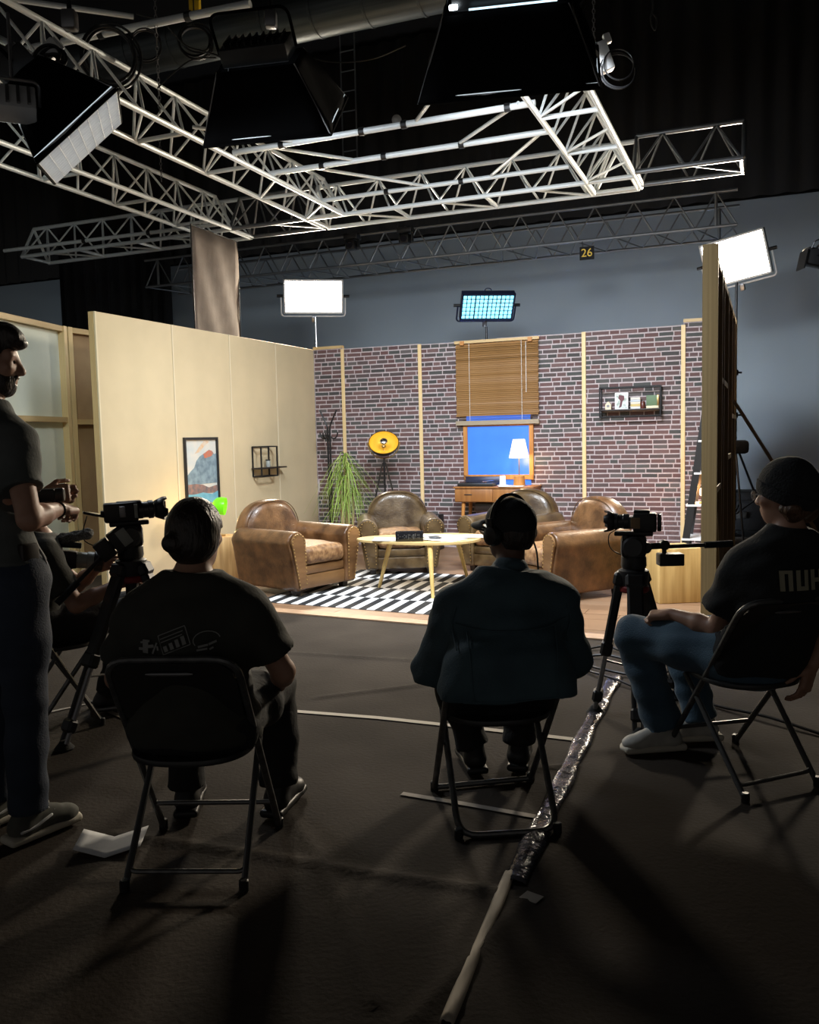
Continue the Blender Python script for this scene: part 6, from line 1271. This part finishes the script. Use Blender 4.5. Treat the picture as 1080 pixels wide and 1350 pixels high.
s.ell(Tn(0, -.018, .045), (.098, .118, .116), R_); s.ell(Tn(0, -.040, .010), (.094, .100, .09), R_, .03); s.plane(Tn(0, .0, -.012), R_ @ V3(0, .42, -1)); s.build('beanie', X['beanie'], t, wrinkle=.003, wf=40)
s = SDF(cc - .22, cc + .22, .0055); s.ell(Tn(0, -.018, .045), (.105, .125, .122), R_); s.ell(Tn(0, -.040, .010), (.101, .107, .095), R_, .03); s.plane(Tn(0, .0, -.016), R_ @ V3(0, .42, -1)); s.plane(Tn(0, 0, .040), R_ @ V3(0, -.42, 1)); s.build('beanie_cuff', X['beanie'], t, wrinkle=.002, wf=50)
s = SDF(cc - .22, cc + .22, .006); s.ell(Tn(0, -.045, -.045), (.090, .072, .062), R_); s.ell(Tn(.075, -.055, -.060), (.035, .05, .04), R_, .02); s.ell(Tn(-.070, -.045, -.055), (.030, .045, .035), R_, .02); s.plane(Tn(0, .012, 0), R_ @ V3(0, 1, 0)); s.build('hair', X['hair_brown'], t, wrinkle=.014, wf=70)
glasses(t, C_, Rm, X['steel'])
# large pale letters across the shoulders, mostly hidden by the chair and the picture edge
Mb = Matrix.Rotation(math.radians(16), 3, 'Z'); lm_ = mat('pale_shirt_print', (.30, .28, .20), .85)
lets = []
for x0, bars in ((0.0, ((0, .052, .065, .078), (.0, .02, .0, .078), (.034, .052, .0, .078))), (.066, ((0, .018, 0, .078), (.0, .05, 0, .016), (.034, .05, 0, .078))), (.128, ((0, .018, 0, .078), (.036, .054, 0, .078), (.0, .054, .03, .046)))):
    for xa, xb, za, zb in bars: lets.append([(x0 + xa - .025, .83 + za), (x0 + xb - .025, .83 + za), (x0 + xb - .025, .83 + zb), (x0 + xa - .025, .83 + zb)])
shirt_print(t, so, lets, lm_, -.1)

# --- standing man at the left edge, head turned to the set
J = dict(pelvis=(-1.505, 3.17, 1.00), chest=(-1.525, 3.165, 1.36), neck=(-1.525, 3.17, 1.585), head=(-1.505, 3.20, 1.755), shL=(-1.69, 3.265, 1.455), shR=(-1.395, 3.095, 1.455), elL=(-1.66, 3.36, 1.22), elR=(-1.315, 3.005, 1.20), wrL=(-1.45, 3.46, 1.25), wrR=(-1.305, 3.235, 1.215), hipL=(-1.59, 3.215, .97), hipR=(-1.43, 3.125, .97), knL=(-1.60, 3.27, .53), knR=(-1.425, 3.135, .53), anL=(-1.615, 3.26, .095), anR=(-1.43, 3.115, .098), toeL=(.55, .83, 0), toeR=(.58, .81, .0), fwd=(.5, .87, 0), face=(.955, .25, -.16))
t, C_, Rm, j, so = person('person standing at the left edge in dark T-shirt and jeans, hands on camera gear', J, X['tee_grey'], X['jean_dark'], SK, (X['shoe_grey'], X['sole']),
    dict(handL=((.75, .1, .1), (0, .6, -.8), (.1, .3, .9), 1.05), handR=((.10, .98, -.06), (-.4, .1, -.9), (-.9, .1, .35), 1.05), sleeve=.60, loose=.016, sl_r=(.074, .074), shirt_bottom=1.03, rise=.06, pf=.010, cuff=.060, wr=.009, wrp=.0045, stripe=X['paper']))
def tuft(s, T, R_):
    s.ell(T(0, .0, .112), (.072, .092, .036), R_, .02); s.ell(T(.01, .070, .098), (.058, .036, .036), R_, .02); s.ell(T(.02, .098, .082), (.030, .020, .020), R_, .015)
    for e in (-1, 1): s.caps(T(e * .074, .022, .03), T(e * .072, .030, -.03), .010, .007, .006)
hair_cap(t, C_, Rm, 1.0, X['hair'], front=.062, low=-.075, th_=.010, extra=tuft, wf=60, wk=.008)
R_ = np.array(Rm); cc = np.array(C_); Tn = lambda *p: cc + R_ @ np.array(p, float); s = SDF(cc - .2, cc + .2, .0055)
s.ell(Tn(0, .030, -.048), (.066, .066, .062), R_); s.ell(Tn(0, .05, -.084), (.044, .041, .034), R_, .03); s.ell(Tn(0, .092, -.030), (.036, .022, .022), R_, .01, 's'); s.plane(Tn(0, .0, -.030), R_ @ V3(0, .1, 1)); s.caps(Tn(-.02, .093, -.040), Tn(.02, .093, -.040), .006, None, .006); s.ell(Tn(0, .10, -.056), (.024, .016, .010), R_, 0, 's'); s.build('beard', X['hair'], t, wrinkle=.003, wf=90)
wr_ = Vector(j['wrR']) ; el_ = Vector(j['elR']); d_ = (wr_ - el_).normalized(); b1_ = d_.cross(Vector((0, 0, 1))).normalized(); b2_ = d_.cross(b1_)
MB().tube([wr_ - d_ * .012 + b1_ * .030 * math.cos(a) + b2_ * .028 * math.sin(a) for a in np.linspace(0, 2 * math.pi, 17)[:-1]], .005, 6, True).build('wrist_strap', X['black_matte'], t)
MB().tube([Vector(j['pelvis']) + Vector((0, 0, .055)) + Vector((.5, .87, 0)) * (.115 * math.sin(a)) + Vector((.87, -.5, 0)) * (.152 * math.cos(a)) for a in np.linspace(0, 2 * math.pi, 33)[:-1]], .017, 6, True).build('belt', X['foot'], t)
pr_ = Vector(j['pelvis']) + Vector((.87, -.5, 0)) * .165; Rp = Matrix.Rotation(math.radians(-30), 3, 'Z'); MB().rbox(pr_ + Vector((.0, .0, .04)), (.035, .07, .13), .008, Rp).build('belt_pouch', X['foot'], t); MB().tube(spline([pr_ + Vector((.02, .02, .10)), pr_ + Vector((.04, .05, .02)), pr_ + Vector((.02, .06, -.07)), pr_ + Vector((.01, .03, -.10))]), .004, 6).build('key_cord', X['steel'], t)
q = thing('camera_monitor', 'small black camera viewfinder in the hands of the standing person', 'camera', (-1.385, 3.33, 1.262)); Rq = frame_rot(Vector((.97, .2, 0))); MB().rbox(Rq @ Vector((0, -.02, 0)), (.055, .11, .05), .010, Rq).build('body', X['black'], q); lens(q, Rq, Rq @ Vector((0, .03, 0)), [(.022, 0), (.026, .004), (.026, .03), (.022, .034), (0, .034)], n=20)

# --- crouched operator half hidden behind the left tripod
J = dict(pelvis=(-1.93, 4.45, .54), chest=(-1.90, 4.44, .80), neck=(-1.90, 4.46, .98), head=(-1.965, 4.47, 1.105), shL=(-1.99, 4.60, .91), shR=(-1.82, 4.30, .905), elL=(-1.80, 4.66, .70), elR=(-1.675, 4.305, .655), wrL=(-1.63, 4.52, .82), wrR=(-1.50, 4.44, .735), hipL=(-1.95, 4.53, .53), hipR=(-1.87, 4.38, .53), knL=(-1.58, 4.82, .55), knR=(-1.49, 4.56, .56), anL=(-1.56, 4.80, .10), anR=(-1.66, 4.64, .10), toeL=(.85, .5, 0), toeR=(.93, .35, 0), fwd=(.82, .57, 0), face=(.8, .6, -.2))
t, C_, Rm, j, so = person('person seated low behind the left tripod in dark clothes, filming with a second camera', J, X['tee_olive'], X['trousers'], SK, (X['black'], X['steel']),
    dict(handL=((.6, -.5, .2), (.5, .5, -.4), (.2, .2, .9), .7), handR=((.85, .4, .1), (0, .3, -1), (-.4, .85, .2), .6), sleeve=.72, loose=.014, sl_r=(.070, .074), shirt_bottom=.52, pf=.012))
hair_cap(t, C_, Rm, 1.0, X['hair'])
q = thing('video_camera', 'handheld camera with a furry microphone held by the low-seated person', 'camera', (-1.70, 4.46, .86)); dq = Vector((.93, .30, -.12)); Rq = frame_rot(dq)
MB().rbox(Rq @ Vector((0, -.08, 0)), (.07, .13, .09), .012, Rq).build('body', X['black'], q); lens(q, Rq, Rq @ Vector((0, -.02, 0)), [(.036, 0), (.042, .004), (.042, .05), (.046, .055), (.046, .085)], 'lens_grey', 'lens_barrel'); lens(q, Rq, Rq @ Vector((0, -.02, 0)), [(.046, .086), (.054, .09), (.054, .125), (.048, .128), (.02, .10), (0, .1)], 'black', 'lens_hood')
MB().rbox(Rq @ Vector((0, -.05, .075)), (.025, .10, .03), .006, Rq).build('top_handle', X['black'], q)
Rm2 = frame_rot(Vector((.90, .20, .22))); s = SDF((-.3, -.3, -.3), (.3, .3, .3), .006); a_, b_ = np.array(Rm2 @ Vector((0, -.05, .125))), np.array(Rm2 @ Vector((0, .075, .125))); s.caps(a_, b_, .030, .028); s.build('furry_windshield', X['fur'], q, wrinkle=.006, wf=160); MB().cyl(Rm2 @ Vector((0, -.13, .125)), Rm2 @ Vector((0, -.05, .125)), .012, .014, 12).build('microphone', X['black'], q); MB().rbox(Rm2 @ Vector((0, -.09, .10)), (.03, .05, .045), .008, Rm2).build('shock_mount', X['black'], q); MB().tube(spline([Rm2 @ Vector((0, -.13, .125)), Rm2 @ Vector((0, -.17, .15)), Rm2 @ Vector((0.02, -.16, .20)), Rm2 @ Vector((.03, -.12, .16)), Rm2 @ Vector((.03, -.10, .08))]), .003, 6).build('microphone_cable', X['cable'], q)
